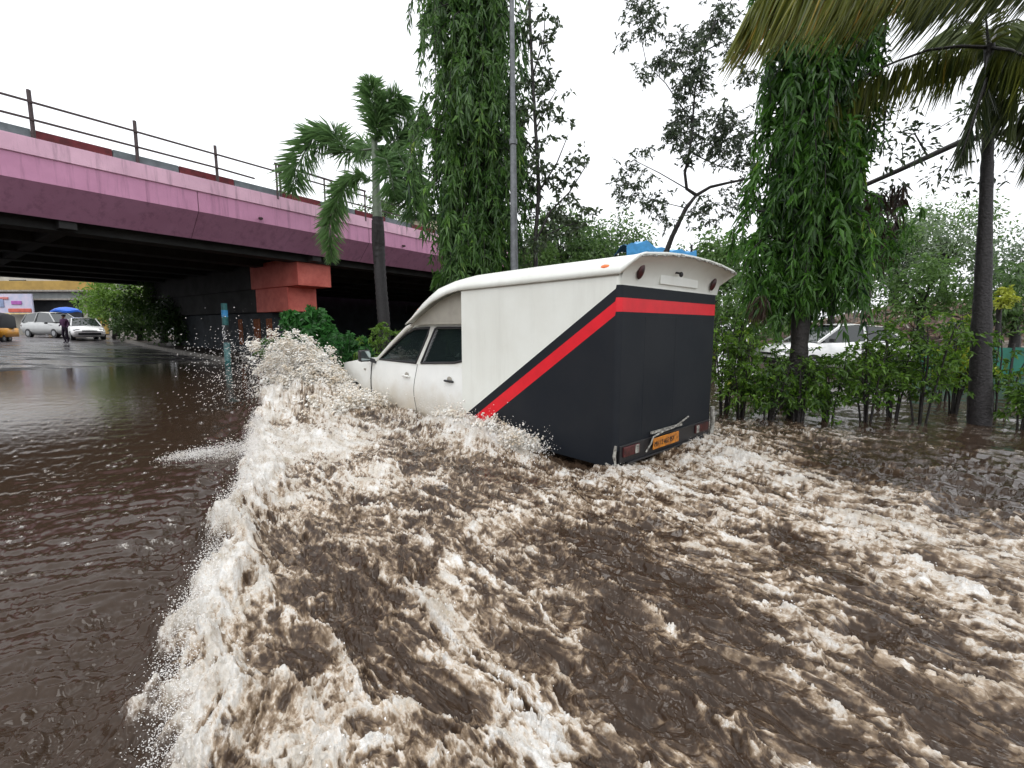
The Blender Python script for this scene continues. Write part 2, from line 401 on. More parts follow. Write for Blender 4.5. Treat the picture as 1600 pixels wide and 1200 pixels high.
BLOBS = [  # px, py, radius px, weight : where foam lies thick (+) or the water is dark (-)
    (400, 800, 90, .5), (330, 960, 70, .35), (470, 700, 100, .6), (560, 760, 70, .35), (600, 820, 60, .35), (690, 850, 60, .3), (700, 960, 60, .5), (700, 1040, 40, .3),
    (860, 950, 40, .2), (900, 790, 60, .35), (980, 745, 60, .3), (1080, 800, 90, .4), (1200, 740, 80, .35), (1330, 850, 90, .4), (1480, 860, 90, .35), (1560, 960, 60, .3),
    (1150, 860, 60, .3), (1250, 980, 60, .4), (1300, 1080, 50, .5), (850, 1110, 80, .55), (830, 1190, 60, .5), (1000, 1150, 70, .25), (520, 1080, 60, .4), (640, 1150, 60, .2),
    (1060, 1010, 50, .3), (260, 1150, 50, .4), (740, 700, 80, .45), (700, 760, 60, .2), (820, 760, 50, .3),
    (880, 850, 70, -.55), (960, 880, 60, -.4), (960, 960, 70, -.35), (1120, 960, 70, -.5), (1000, 1080, 60, -.4), (1130, 1090, 80, -.4), (1420, 740, 110, -.7), (1540, 740, 90, -.5),
    (1330, 930, 50, -.35), (1450, 1000, 60, -.55), (1400, 1120, 120, -.4), (1560, 1150, 100, -.4), (520, 950, 70, -.4), (560, 1030, 60, -.4), (700, 1130, 60, -.35), (440, 1120, 60, -.25),
    (560, 690, 60, .5), (520, 660, 60, .5), (600, 740, 50, .3), (650, 725, 40, -.35), (620, 900, 50, -.3), (780, 900, 50, -.3), (400, 900, 40, -.2), (840, 1020, 50, -.35), (1240, 860, 40, -.25)]
def water_fields(x, y):
    r = np.hypot(x, y)
    dF, tF = front_dist(x, y)
    dFw = dF + .20 * fbm(x * 2.0, y * 2.0, 5, 4) + .10 * fbm(x * 8, y * 8, 8, 3)
    # van frame
    rx = x - VN[0]; ry = y - VN[1]
    u = rx * VD[0] + ry * VD[1]; v = rx * VR[0] + ry * VR[1]
    inside = sstep(-.02, .10, dFw) * (1 - .0 * r)
    far = 1 - sstep(9.0, 15.0, r)
    inside = inside * far
    right = sstep(2.0, 5.5, v - .25 * u)         # settles beyond the van, towards the verge
    turb = inside * (1 - .72 * right)
    # warp, stretched along the wake
    a = u * .62; b = v * 1.15
    wx = a + .20 * fbm(a * 1.3, b * 1.3, 21, 3) + .05 * fbm(a * 6, b * 6, 22, 2); wy = b + .20 * fbm(a * 1.3 + 9, b * 1.3, 23, 3) + .05 * fbm(a * 6, b * 6, 24, 2)
    big = ridged(wx * .9, wy * .9, 31, 3); mid = ridged(wx * 2.6, wy * 2.6, 37, 4); sm = ridged(wx * 7.5, wy * 7.5, 41, 3)
    low = fbm(wx * .8, wy * .8, 45, 3); fine = fbm(u * 13 + wx * 5, v * 26 + wy * 5, 51, 3)
    lace = ridged(wx * 4.2 + .2 * fine, wy * 4.2, 61, 5, .62)
    lace2 = ridged(wx * 10 + .3 * fine, wy * 13, 67, 4, .65)
    dens = np.zeros_like(x)
    for px, py, pr, wgt in BLOBS:
        c = plane(px, py); sx = pr * c.y / F * 1.0; sy = sx * 1.5
        dens += wgt * np.exp(-((x - c.x) ** 2 / sx ** 2 + (y - c.y) ** 2 / sy ** 2))
    front = np.exp(-((dFw - .10) / .13) ** 2)
    frontw = np.exp(-((np.maximum(dFw, 0) - .1) / .42) ** 2) * (dFw > -.03)
    sidewall = np.exp(-((v + .22) / .30) ** 2) * sstep(-1.0, .2, u) * (1 - sstep(5.6, 7.2, u))   # along the van's side
    rear = np.exp(-((u + .45) / .45) ** 2) * sstep(-.6, .1, v) * (1 - sstep(1.9, 2.6, v))
    wheel = np.exp(-((u - 1.9) / .75) ** 2 - ((v + .38) / .30) ** 2)
    bow = np.exp(-((u - 5.7) / .95) ** 2 - ((v + .85) / .9) ** 2)
    d = .10 + dens * .95 + .60 * front + .34 * frontw + .35 * sidewall + .38 * rear + .9 * wheel + 1.1 * bow
    spk = fbm(x * 26, y * 26, 71, 3)
    # curling foam edges along the broken wavelets, with the froth trailing off on one side only
    def edge(sx, sy, sd, wdt, tail):
        g = pn(wx * sx, wy * sy, sd) + .10 * lace2 - .05 + .05 * spk
        return np.exp(-(g / wdt) ** 2) * sstep(-.25, .25, pn(wx * sx * .6 + 7, wy * sy * .6, sd + 1)) + .55 * np.exp(-np.maximum(g, 0) / tail) * (g > 0)
    ed = np.maximum(edge(.85, 1.1, 401, .05, .16), np.maximum(.85 * edge(1.7, 2.1, 411, .07, .14), .6 * edge(3.3, 3.9, 421, .10, .15)))
    f = d * 1.10 - .59 + 1.3 * (lace - .52) + 1.5 * (lace2 - .52) + .70 * low + .25 * fine + .28 * spk + .62 * ed
    foam = .97 * sstep(-.12, 1.05, f) * turb
    foam = np.maximum(foam, inside * sstep(-.02, .8, .62 * front + .35 * fine - .30 + .9 * (sm - .55) + .5 * low))
    aer = sstep(-.85, .75, f + .2 * fine + .25 * spk) * inside
    aer = aer * (1 - .75 * right)
    # low spray streak thrown over the calm side
    c1 = plane(262, 718); c2 = plane(470, 690); dx = c2.x - c1.x; dy = c2.y - c1.y
    t = np.clip(((x - c1.x) * dx + (y - c1.y) * dy) / (dx * dx + dy * dy), 0, 1)
    ds = np.hypot(x - c1.x - t * dx, y - c1.y - t * dy)
    st = np.exp(-(ds / (.06 + .42 * t)) ** 2) * (.30 + .75 * t) * (.55 + .9 * fbm(x * 4, y * 14, 77, 3) + .4 * fine)
    foam = np.maximum(foam, np.clip(st * 1.1, 0, .95)); aer = np.maximum(aer, np.clip(st, 0, 1))
    gap = np.exp(-((u - .45) / .50) ** 2 - ((v - .02) / .22) ** 2); foam = foam * (1 - .85 * gap); aer = aer * (1 - .6 * gap)
    # heights
    fade = 1 / (1 + (r / 14) ** 2)
    h = turb * (.085 * (big - .45) + .060 * (mid - .5) + .028 * (sm - .5) + .016 * (lace - .5) + .004 * fine)
    h += turb * .022 * ed
    h += turb * foam * (.010 + .018 * fbm(x * 15, y * 15, 81, 3) + .012 * fbm(x * 38, y * 38, 82, 2))
    amp = .05 + .12 * sstep(.30, .60, tF) * (1 - .85 * sstep(.62, .78, tF))
    h += amp * np.exp(-((dFw - .13) / .15) ** 2) * far * (.75 + .55 * fbm(x * 3.5, y * 3.5, 91, 3) + .25 * sm)
    h += .08 * frontw * inside * sstep(.3, .6, tF) * (1 - sstep(.62, .8, tF))
    h += .16 * wheel * (.7 + .7 * mid) + .34 * bow * (.6 + .6 * mid + .3 * sm) + .05 * sidewall * mid + .03 * rear
    h -= .06 * gap
    h -= .05 * np.exp(-((dFw + .18) / .16) ** 2) * far
    # calm side: long low streaky ripples + wind chop, radiating off the bow wave
    calm = (1 - inside)
    ca, sa = math.cos(R(22)), math.sin(R(22)); p = x * ca + y * sa; q = -x * sa + y * ca
    nearc = 1 - sstep(3.2, 9, r)
    rip = .012 * fbm(p * 1.3, q * 5.5, 101, 3) + .0125 * fbm(p * 4.0, q * 15, 103, 3) + .0060 * fbm(p * 11, q * 36, 105, 2)
    h += calm * fade * rip * (.30 + 1.0 * nearc)
    h += right * inside * fade * .030 * fbm(u * 1.0, v * 3.2, 107, 4)
    h += .0016 * fbm(x * 11, y * 11, 109, 2) * fade * (1 - inside)
    return h, foam, aer
def ridx(i0, i1, j0, j1, nt_): return (np.arange(i0, i1)[:, None] * nt_ + np.arange(j0, j1)[None]).ravel()
def build_water():
    fine_t = np.linspace(R(-70), R(74), 1500)
    coarse = np.linspace(R(74), R(290), 120)[1:-1]
    th = np.concatenate([fine_t, coarse]); nt_ = len(th)
    r = [.12, .25, .4, .55, .7, .8, .9, .96]; k = 1.0
    while k < 75:
        r.append(k); k += min(max(k * k / (450 * 1.33) * 1.0, .0018), .10 if k < 14 else .35 if k < 30 else 2)
    r = np.array(r); nr = len(r)
    T, Rr = np.meshgrid(th, r); X = (Rr * np.sin(T)).ravel(); Y = (Rr * np.cos(T)).ravel()
    h, foam, aer = water_fields(X, Y)
    # rain-drop rings on the calm water
    Hg = h.reshape(nr, nt_).copy(); Xg = X.reshape(nr, nt_); Yg = Y.reshape(nr, nt_)
    for _ in range(1500):
        t0 = RG.uniform(R(-52), R(-8)); r0 = 1.6 + 10 * RG.uniform() ** .9
        cx, cy = r0 * math.sin(t0), r0 * math.cos(t0); rad = RG.uniform(.02, .10)
        j0 = np.searchsorted(fine_t, t0 - (rad + .06) / r0); j1 = np.searchsorted(fine_t, t0 + (rad + .06) / r0)
        i0 = np.searchsorted(r, r0 - rad - .06); i1 = np.searchsorted(r, r0 + rad + .06)
        if j1 <= j0 or i1 <= i0: continue
        dd = np.hypot(Xg[i0:i1, j0:j1] - cx, Yg[i0:i1, j0:j1] - cy)
        if RG.uniform() < .8 and r0 > 3.4: foam[ridx(i0, i1, j0, j1, nt_)] = np.maximum(foam[ridx(i0, i1, j0, j1, nt_)], (.5 * np.exp(-((Xg[i0:i1, j0:j1] - cx) / .034) ** 2 - ((Yg[i0:i1, j0:j1] - cy) / .014) ** 2)).ravel())
        Hg[i0:i1, j0:j1] += .0026 * np.cos((dd - rad) * 2 * math.pi / .028) * np.exp(-((dd - rad) / .022) ** 2) + .006 * np.exp(-(dd / .008) ** 2)
    h = Hg.ravel()
    V = np.stack([X, Y, h], 1)
    V = np.concatenate([V, [[0, 0, 0]]])
    i = (np.arange(nr - 1)[:, None] * nt_ + np.arange(nt_)[None]); j = (np.arange(nr - 1)[:, None] * nt_ + (np.arange(nt_)[None] + 1) % nt_)
    Q = np.stack([i, i + nt_, j + nt_, j], -1).reshape(-1, 4)
    o = np_mesh('flood_water', V, Q, water_mat(), smooth=True, attrs={'foam': np.append(foam, 0), 'aer': np.append(aer, 0)})
    tag(o, kind='structure'); return o
def foam_nodes(t, b, foam, aer, tc):
    N = t.nodes.new; L = t.links.new
    def noise(sc, det=6, ro=.6, vec=None, dist=0):
        n = N("ShaderNodeTexNoise"); n.inputs['Scale'].default_value = sc; n.inputs['Detail'].default_value = det; n.inputs['Roughness'].default_value = ro; n.inputs['Distortion'].default_value = dist
        L(vec or tc, n.inputs['Vector']); return n.outputs[0]
    def math_(op, a, b_, c=None):
        n = N("ShaderNodeMath"); n.operation = op
        for k, q in enumerate((a, b_, c)):
            if q is None: continue
            if isinstance(q, (int, float)): n.inputs[k].default_value = q
            else: L(q, n.inputs[k])
        return n.outputs[0]
    vm = N('ShaderNodeMapping'); vm.inputs['Rotation'].default_value = (0, 0, -VH); L(tc, vm.inputs[0]); vs = N('ShaderNodeMapping'); vs.inputs['Scale'].default_value = (.55, 1.25, 1); L(vm.outputs[0], vs.inputs[0])
    n1 = noise(22, 9, .75, vec=vs.outputs[0], dist=.4); n2 = noise(75, 5, .65, vec=vs.outputs[0]); n3 = noise(5, 8, .7, vec=vs.outputs[0], dist=.5)
    k = math_('ADD', math_('MULTIPLY_ADD', math_('SUBTRACT', n1, .5), 2.2, foam), math_('MULTIPLY', math_('SUBTRACT', n2, .5), 1.9))
    mr = N("ShaderNodeMapRange"); mr.interpolation_type = 'SMOOTHSTEP'; mr.inputs[1].default_value = .08; mr.inputs[2].default_value = 1.15
    L(k, mr.inputs[0]); gate = math_('MULTIPLY', mr.outputs[0], math_('MINIMUM', math_('MULTIPLY', foam, 6.0), 1.0))
    ka = math_('MULTIPLY_ADD', math_('SUBTRACT', n3, .5), .8, math_('MULTIPLY_ADD', math_('SUBTRACT', n1, .5), 1.1, math_('MULTIPLY_ADD', math_('SUBTRACT', n2, .5), .5, aer))); ka = math_('MULTIPLY', ka, math_('MINIMUM', math_('MULTIPLY', aer, 5.0), 1.0))
    r = N("ShaderNodeValToRGB"); e = r.color_ramp.elements
    e[0].color = (.036, .023, .015, 1); e[1].color = (.40, .32, .235, 1); e[1].position = .95
    q = e.new(.35); q.color = (.062, .041, .027, 1)
    q = e.new(.7); q.color = (.20, .145, .095, 1)
    L(ka, r.inputs[0])
    fc = N("ShaderNodeValToRGB"); e = fc.color_ramp.elements; e[0].position = .32; e[1].position = .68
    e[0].color = (.40, .345, .27, 1); e[1].color = (.82, .83, .82, 1); L(n3, fc.inputs[0])
    mx = N("ShaderNodeMix"); mx.data_type = 'RGBA'; L(gate, mx.inputs[0]); L(r.outputs[0], mx.inputs[6]); L(fc.outputs[0], mx.inputs[7])
    L(mx.outputs[2], b.inputs['Base Color'])
    ro = N("ShaderNodeMapRange"); ro.inputs[3].default_value = .11; ro.inputs[4].default_value = .5; L(gate, ro.inputs[0]); L(ro.outputs[0], b.inputs['Roughness'])
    b.inputs['IOR'].default_value = 1.33; b.inputs['Specular IOR Level'].default_value = .36
    # bumps: bubbles on foam, crinkles on water
    n4 = noise(42, 6, .7, dist=.4); n5 = noise(150, 3, .6)
    hgt = math_('ADD', math_('MULTIPLY', n4, 1.0), math_('MULTIPLY', n5, .35))
    st = N("ShaderNodeMapRange"); st.inputs[3].default_value = .0; st.inputs[4].default_value = .75; L(math_('MAXIMUM', gate, math_('MULTIPLY', aer, .38)), st.inputs[0])
    bp = N("ShaderNodeBump"); bp.inputs['Distance'].default_value = .02; L(st.outputs[0], bp.inputs['Strength']); L(hgt, bp.inputs['Height'])
    bp2 = N("ShaderNodeBump"); bp2.inputs['Distance'].default_value = .010; bp2.inputs['Strength'].default_value = .16
    mp = N("ShaderNodeMapping"); mp.inputs['Rotation'].default_value = (0, 0, R(-22)); mp.inputs['Scale'].default_value = (.45, 1.5, 1); L(tc, mp.inputs[0])
    L(noise(9, 4, .6, vec=mp.outputs[0]), bp2.inputs['Height']); L(bp2.outputs[0], bp.inputs['Normal']); L(bp.outputs[0], b.inputs['Normal'])
def water_mat():
    m = bpy.data.materials.new('muddy_flood_water'); m.use_nodes = True; t = m.node_tree; b = t.nodes['Principled BSDF']
    a1 = t.nodes.new("ShaderNodeAttribute"); a1.attribute_name = 'foam'; a2 = t.nodes.new("ShaderNodeAttribute"); a2.attribute_name = 'aer'
    g = t.nodes.new("ShaderNodeNewGeometry")
    foam_nodes(t, b, a1.outputs['Fac'], a2.outputs['Fac'], g.outputs['Position'])
    return m
build_water()

# ------------------------------------------------------------------ thrown water
def spray_mat(name, c1, c2, rough=.35):
    m = bpy.data.materials.new(name); m.use_nodes = True; t = m.node_tree; b = t.nodes['Principled BSDF']
    g = t.nodes.new("ShaderNodeNewGeometry"); n = t.nodes.new("ShaderNodeTexNoise"); n.inputs['Scale'].default_value = 5; n.inputs['Detail'].default_value = 8; n.inputs['Roughness'].default_value = .7
    t.links.new(g.outputs['Position'], n.inputs['Vector'])
    r = t.nodes.new("ShaderNodeValToRGB"); e = r.color_ramp.elements; e[0].position = .36; e[1].position = .60; e[0].color = (*c1, 1); e[1].color = (*c2, 1)
    t.links.new(n.outputs[0], r.inputs[0]); t.links.new(r.outputs[0], b.inputs['Base Color']); b.inputs['Roughness'].default_value = rough; b.inputs['IOR'].default_value = 1.33
    b.inputs['Subsurface Weight'].default_value = .25; b.inputs['Subsurface Radius'].default_value = (.05, .045, .04); b.inputs['Subsurface Scale'].default_value = .5
    n2 = t.nodes.new("ShaderNodeTexNoise"); n2.inputs['Scale'].default_value = 55; n2.inputs['Detail'].default_value = 5; t.links.new(g.outputs['Position'], n2.inputs['Vector'])
    bp = t.nodes.new("ShaderNodeBump"); bp.inputs['Strength'].default_value = .6; bp.inputs['Distance'].default_value = .015
    t.links.new(n2.outputs[0], bp.inputs['Height']); t.links.new(bp.outputs[0], b.inputs['Normal'])
    return m
M['spray'] = spray_mat('thrown_water', (.55, .46, .34), (.86, .85, .81))
M['drop'] = spray_mat('white_droplets', (.62, .58, .53), (.85, .83, .80), .15)
OCT = np.array([(1, 0, 0), (-1, 0, 0), (0, 1, 0), (0, -1, 0), (0, 0, 1), (0, 0, -1)], float)
OF = np.array([(0, 2, 4), (2, 1, 4), (1, 3, 4), (3, 0, 4), (2, 0, 5), (1, 2, 5), (3, 1, 5), (0, 3, 5)])
def _ico():
    bm = bmesh.new(); bmesh.ops.create_icosphere(bm, subdivisions=1, radius=1); V = np.array([v.co[:] for v in bm.verts]); Fc = np.array([[v.index for v in f.verts] for f in bm.faces]); bm.free(); return V, Fc
ICO, ICF = _ico()
def droplets(name, P, D, size, stretch, label, material, base=(ICO, ICF)):
    BV, BF = base; n = len(P); D = unit(D); q = rv(n); A = unit(np.cross(D, q)); B_ = np.cross(D, A)
    s_ = size[:, None, None]; k = stretch[:, None, None]
    V = P[:, None] + s_ * (BV[None, :, 0:1] * A[:, None] + BV[None, :, 1:2] * B_[:, None] + BV[None, :, 2:3] * D[:, None] * k)
    V += RG.normal(size=V.shape) * s_ * .18
    Fq = (BF[None] + np.arange(n)[:, None, None] * len(BV)).reshape(-1, 3)
    o = np_mesh(name, V.reshape(-1, 3), Fq, material, smooth=True); tag(o, label, 'spray', kind='stuff'); return o
def volume_mesh(name, P, rad, voxel, label, material):
    me = bpy.data.meshes.new(name); me.vertices.add(len(P)); me.vertices.foreach_set('co', P.astype(np.float32).ravel())
    a = me.attributes.new('rad', 'FLOAT', 'POINT'); a.data.foreach_set('value', rad.astype(np.float32)); me.update()
    o = bpy.data.objects.new(name, me); C.objects.link(o)
    g = bpy.data.node_groups.new(name + '_nodes', 'GeometryNodeTree')
    g.interface.new_socket('Geometry', in_out='INPUT', socket_type='NodeSocketGeometry'); g.interface.new_socket('Geometry', in_out='OUTPUT', socket_type='NodeSocketGeometry')
    N = g.nodes.new; i = N('NodeGroupInput'); ot = N('NodeGroupOutput'); m2p = N('GeometryNodeMeshToPoints'); at_ = N('GeometryNodeInputNamedAttribute'); at_.data_type = 'FLOAT'; at_.inputs['Name'].default_value = 'rad'
    p2v = N('GeometryNodePointsToVolume'); p2v.resolution_mode = 'VOXEL_SIZE'; p2v.inputs['Voxel Size'].default_value = voxel; p2v.inputs['Density'].default_value = 1
    v2m = N('GeometryNodeVolumeToMesh'); v2m.resolution_mode = 'VOXEL_SIZE'; v2m.inputs['Voxel Size'].default_value = voxel; v2m.inputs['Threshold'].default_value = .1
    sm = N('GeometryNodeSetMaterial'); sm.inputs['Material'].default_value = material; ss = N('GeometryNodeSetShadeSmooth')
    L = g.links.new
    L(i.outputs[0], m2p.inputs['Mesh']); L(at_.outputs['Attribute'], m2p.inputs['Radius']); L(m2p.outputs[0], p2v.inputs['Points']); L(at_.outputs['Attribute'], p2v.inputs['Radius'])
    L(p2v.outputs[0], v2m.inputs[0]); L(v2m.outputs[0], ss.inputs[0]); L(ss.outputs[0], sm.inputs[0]); L(sm.outputs[0], ot.inputs[0])
    md = o.modifiers.new('spray', 'NODES'); md.node_group = g
    # bake the volume into a plain mesh
    dg = bpy.context.evaluated_depsgraph_get(); ev = o.evaluated_get(dg); nm = bpy.data.meshes.new_from_object(ev); o.modifiers.clear()
    nm.materials.clear(); nm.materials.append(material); o.data = nm
    tag(o, label, 'spray', kind='stuff'); return o
def throw(n, u0, u1, v0, vel_out, vel_up, vel_fwd, tmax, jit=.25, tmin=.02, bow=False):
    """water leaving the van's flank, each drop on its own arc; returns position and velocity"""
    u = RG.uniform(u0, u1, n); s = RG.uniform(0, 1, n)
    c = pn(u * 2.6 + 3, s * 2.2 * np.ones(n), 201) + .5 * pn(u * 7, s * 6, 202)       # clumps and jets
    vo = vel_out * (.25 + .85 * s) * (1 + .35 * c); vu = vel_up * (.35 + .75 * RG.uniform(0, 1, n) ** .7) * (1 + .32 * c); vf = vel_fwd * RG.uniform(.2, 1, n)
    if bow: vu = vu * (.30 + .70 * sstep(5.1, 6.0, u))
    t = RG.uniform(tmin, 1, n) * tmax
    P2 = VN + VD * (u + vf * t)[:, None] + VR * (v0 - vo * t)[:, None]
    z = .02 + vu * t - 4.9 * t * t
    P = np.column_stack([P2, z]) + rv(n, 1) * (jit * t[:, None] * .5)
    Vv = np.column_stack([VD * vf[:, None] - VR * vo[:, None], vu - 9.8 * t])
    k = P[:, 2] > -.05
    return P[k], Vv[k]
def build_splash():
    # the bow splash: froth in clumps pulled out along their flight, and a cloud of drops round it
    def froth(name, n, per, args, sg, r0, r1, vox, label):
        P, V_ = throw(n, *args); k = len(P); P = np.repeat(P, per, 0); V_ = np.repeat(V_, per, 0)
        g = np.repeat(RG.uniform(.4, 1.4, k), per)[:, None]; P = P + rv(len(P), sg) * g; rad = RG.uniform(r0, r1, len(P))
        U = unit(V_); A = [P, P - U * rad[:, None] * 1.1 + rv(len(P), .006), P - U * rad[:, None] * 1.9 + rv(len(P), .01)]; Rr = [rad, rad * .8, rad * .55]
        A = np.concatenate(A); Rr = np.concatenate(Rr); k = A[:, 2] > -.06
        volume_mesh(name, A[k], Rr[k], vox, label, M['spray'])
    froth('bow_splash', 2300, 36, (4.9, 7.0, -.05, 2.0, 3.75, .35, .60, .16, .02, True), .048, .005, .016, .0078, 'tall white splash thrown up by the front wheel of the van')
    froth('bow_splash_foot', 1100, 36, (4.3, 6.9, -.05, 2.9, 1.7, .3, .50, .2), .07, .006, .018, .0085, 'broad frothy foot of the splash spreading over the water')
    P, V_ = throw(16000, 4.9, 7.0, -.05, 3.2, 3.9, .9, .66, .36, .15, True)
    droplets('bow_splash_drops', P, V_, RG.uniform(.0015, .0065, len(P)), RG.uniform(1, 2.8, len(P)), 'fine drops flying round the tall white splash', M['drop'])
    P, V_ = throw(45000, 4.9, 7.0, -.05, 2.3, 3.85, .5, .62, .24, .1, True)
    droplets('bow_splash_mist', P, V_, RG.uniform(.0012, .0034, len(P)), RG.uniform(1, 2.5, len(P)), 'fine white mist wrapped round the tall splash', M['drop'], (OCT, OF))
    # rear wheel wash
    froth('rear_wheel_wash', 800, 30, (1.0, 2.75, -.03, 1.15, 1.75, -.3, .34, .16), .04, .005, .014, .0078, 'low tan wash curling off the rear wheel of the van')
    P, V_ = throw(3000, .7, 2.9, -.04, 1.7, 2.3, -.5, .42, .4)
    droplets('rear_wheel_drops', P, V_, RG.uniform(.002, .005, len(P)), RG.uniform(1, 2.5, len(P)), 'small drops over the wash by the rear wheel', M['drop'])
    # drops along the bow wave and over the foam
    n = 12000; i = (len(FRONT) - 2.2) - (len(FRONT) - 4.4) * RG.uniform(0, 1, n) ** 1.3; k = i.astype(int); f = (i - k)[:, None]; P2 = FRONT[k] * (1 - f) + FRONT[k + 1] * f
    P2 = P2 + RG.normal(size=(n, 2)) * .045 + np.array([.10, -.02]); h, fo, ae = water_fields(P2[:, 0], P2[:, 1])
    z = h + RG.exponential(.028, n) * (.5 + i / 9); P = np.column_stack([P2, z])
    droplets('bow_wave_drops', P, rv(n) + np.array([-1, -.5, .6]), RG.uniform(.0008, .0024, n) * (.5 + i / 10), RG.uniform(1, 2, n), 'drops flicked off the crest of the long bow wave', M['drop'])
    n = 30000; P2 = np.column_stack([RG.uniform(-2.2, 6, n), RG.uniform(1.1, 6.5, n)]); h, fo, ae = water_fields(P2[:, 0], P2[:, 1]); k = (fo > .45) & (RG.uniform(size=n) < .8)
    P2 = P2[k]; h = h[k]; k = RG.uniform(size=len(P2)) < .8; P2 = P2[k]; h = h[k]; n = len(P2); P = np.column_stack([P2, h + RG.exponential(.010, n)])
    droplets('foam_flecks', P, rv(n), RG.uniform(.0015, .0045, n), RG.uniform(1, 2, n), 'flecks of froth jumping off the churned water', M['drop'], (OCT, OF))
    # streak of fine spray over the calm water
    n = 6000; c1 = np.array(plane(262, 716)); c2 = np.array(plane(480, 690)); t = RG.uniform(0, 1, n)[:, None]
    P = c1 * (1 - t) + c2 * t + RG.normal(size=(n, 3)) * (np.array([[.16, .24, 0]]) * (.3 + t)); P[:, 2] = RG.exponential(.035, n) * (.3 + t[:, 0])
    droplets('low_spray', P, rv(n, .3) + np.array([-1, -.1, 0]), RG.uniform(.0015, .005, n), RG.uniform(1, 2.5, n), 'flat streak of fine spray skimming over the brown water', M['drop'], (OCT, OF))
build_splash()
M['doorwhite'] = mudwhite('mud_streaked_white_paint')
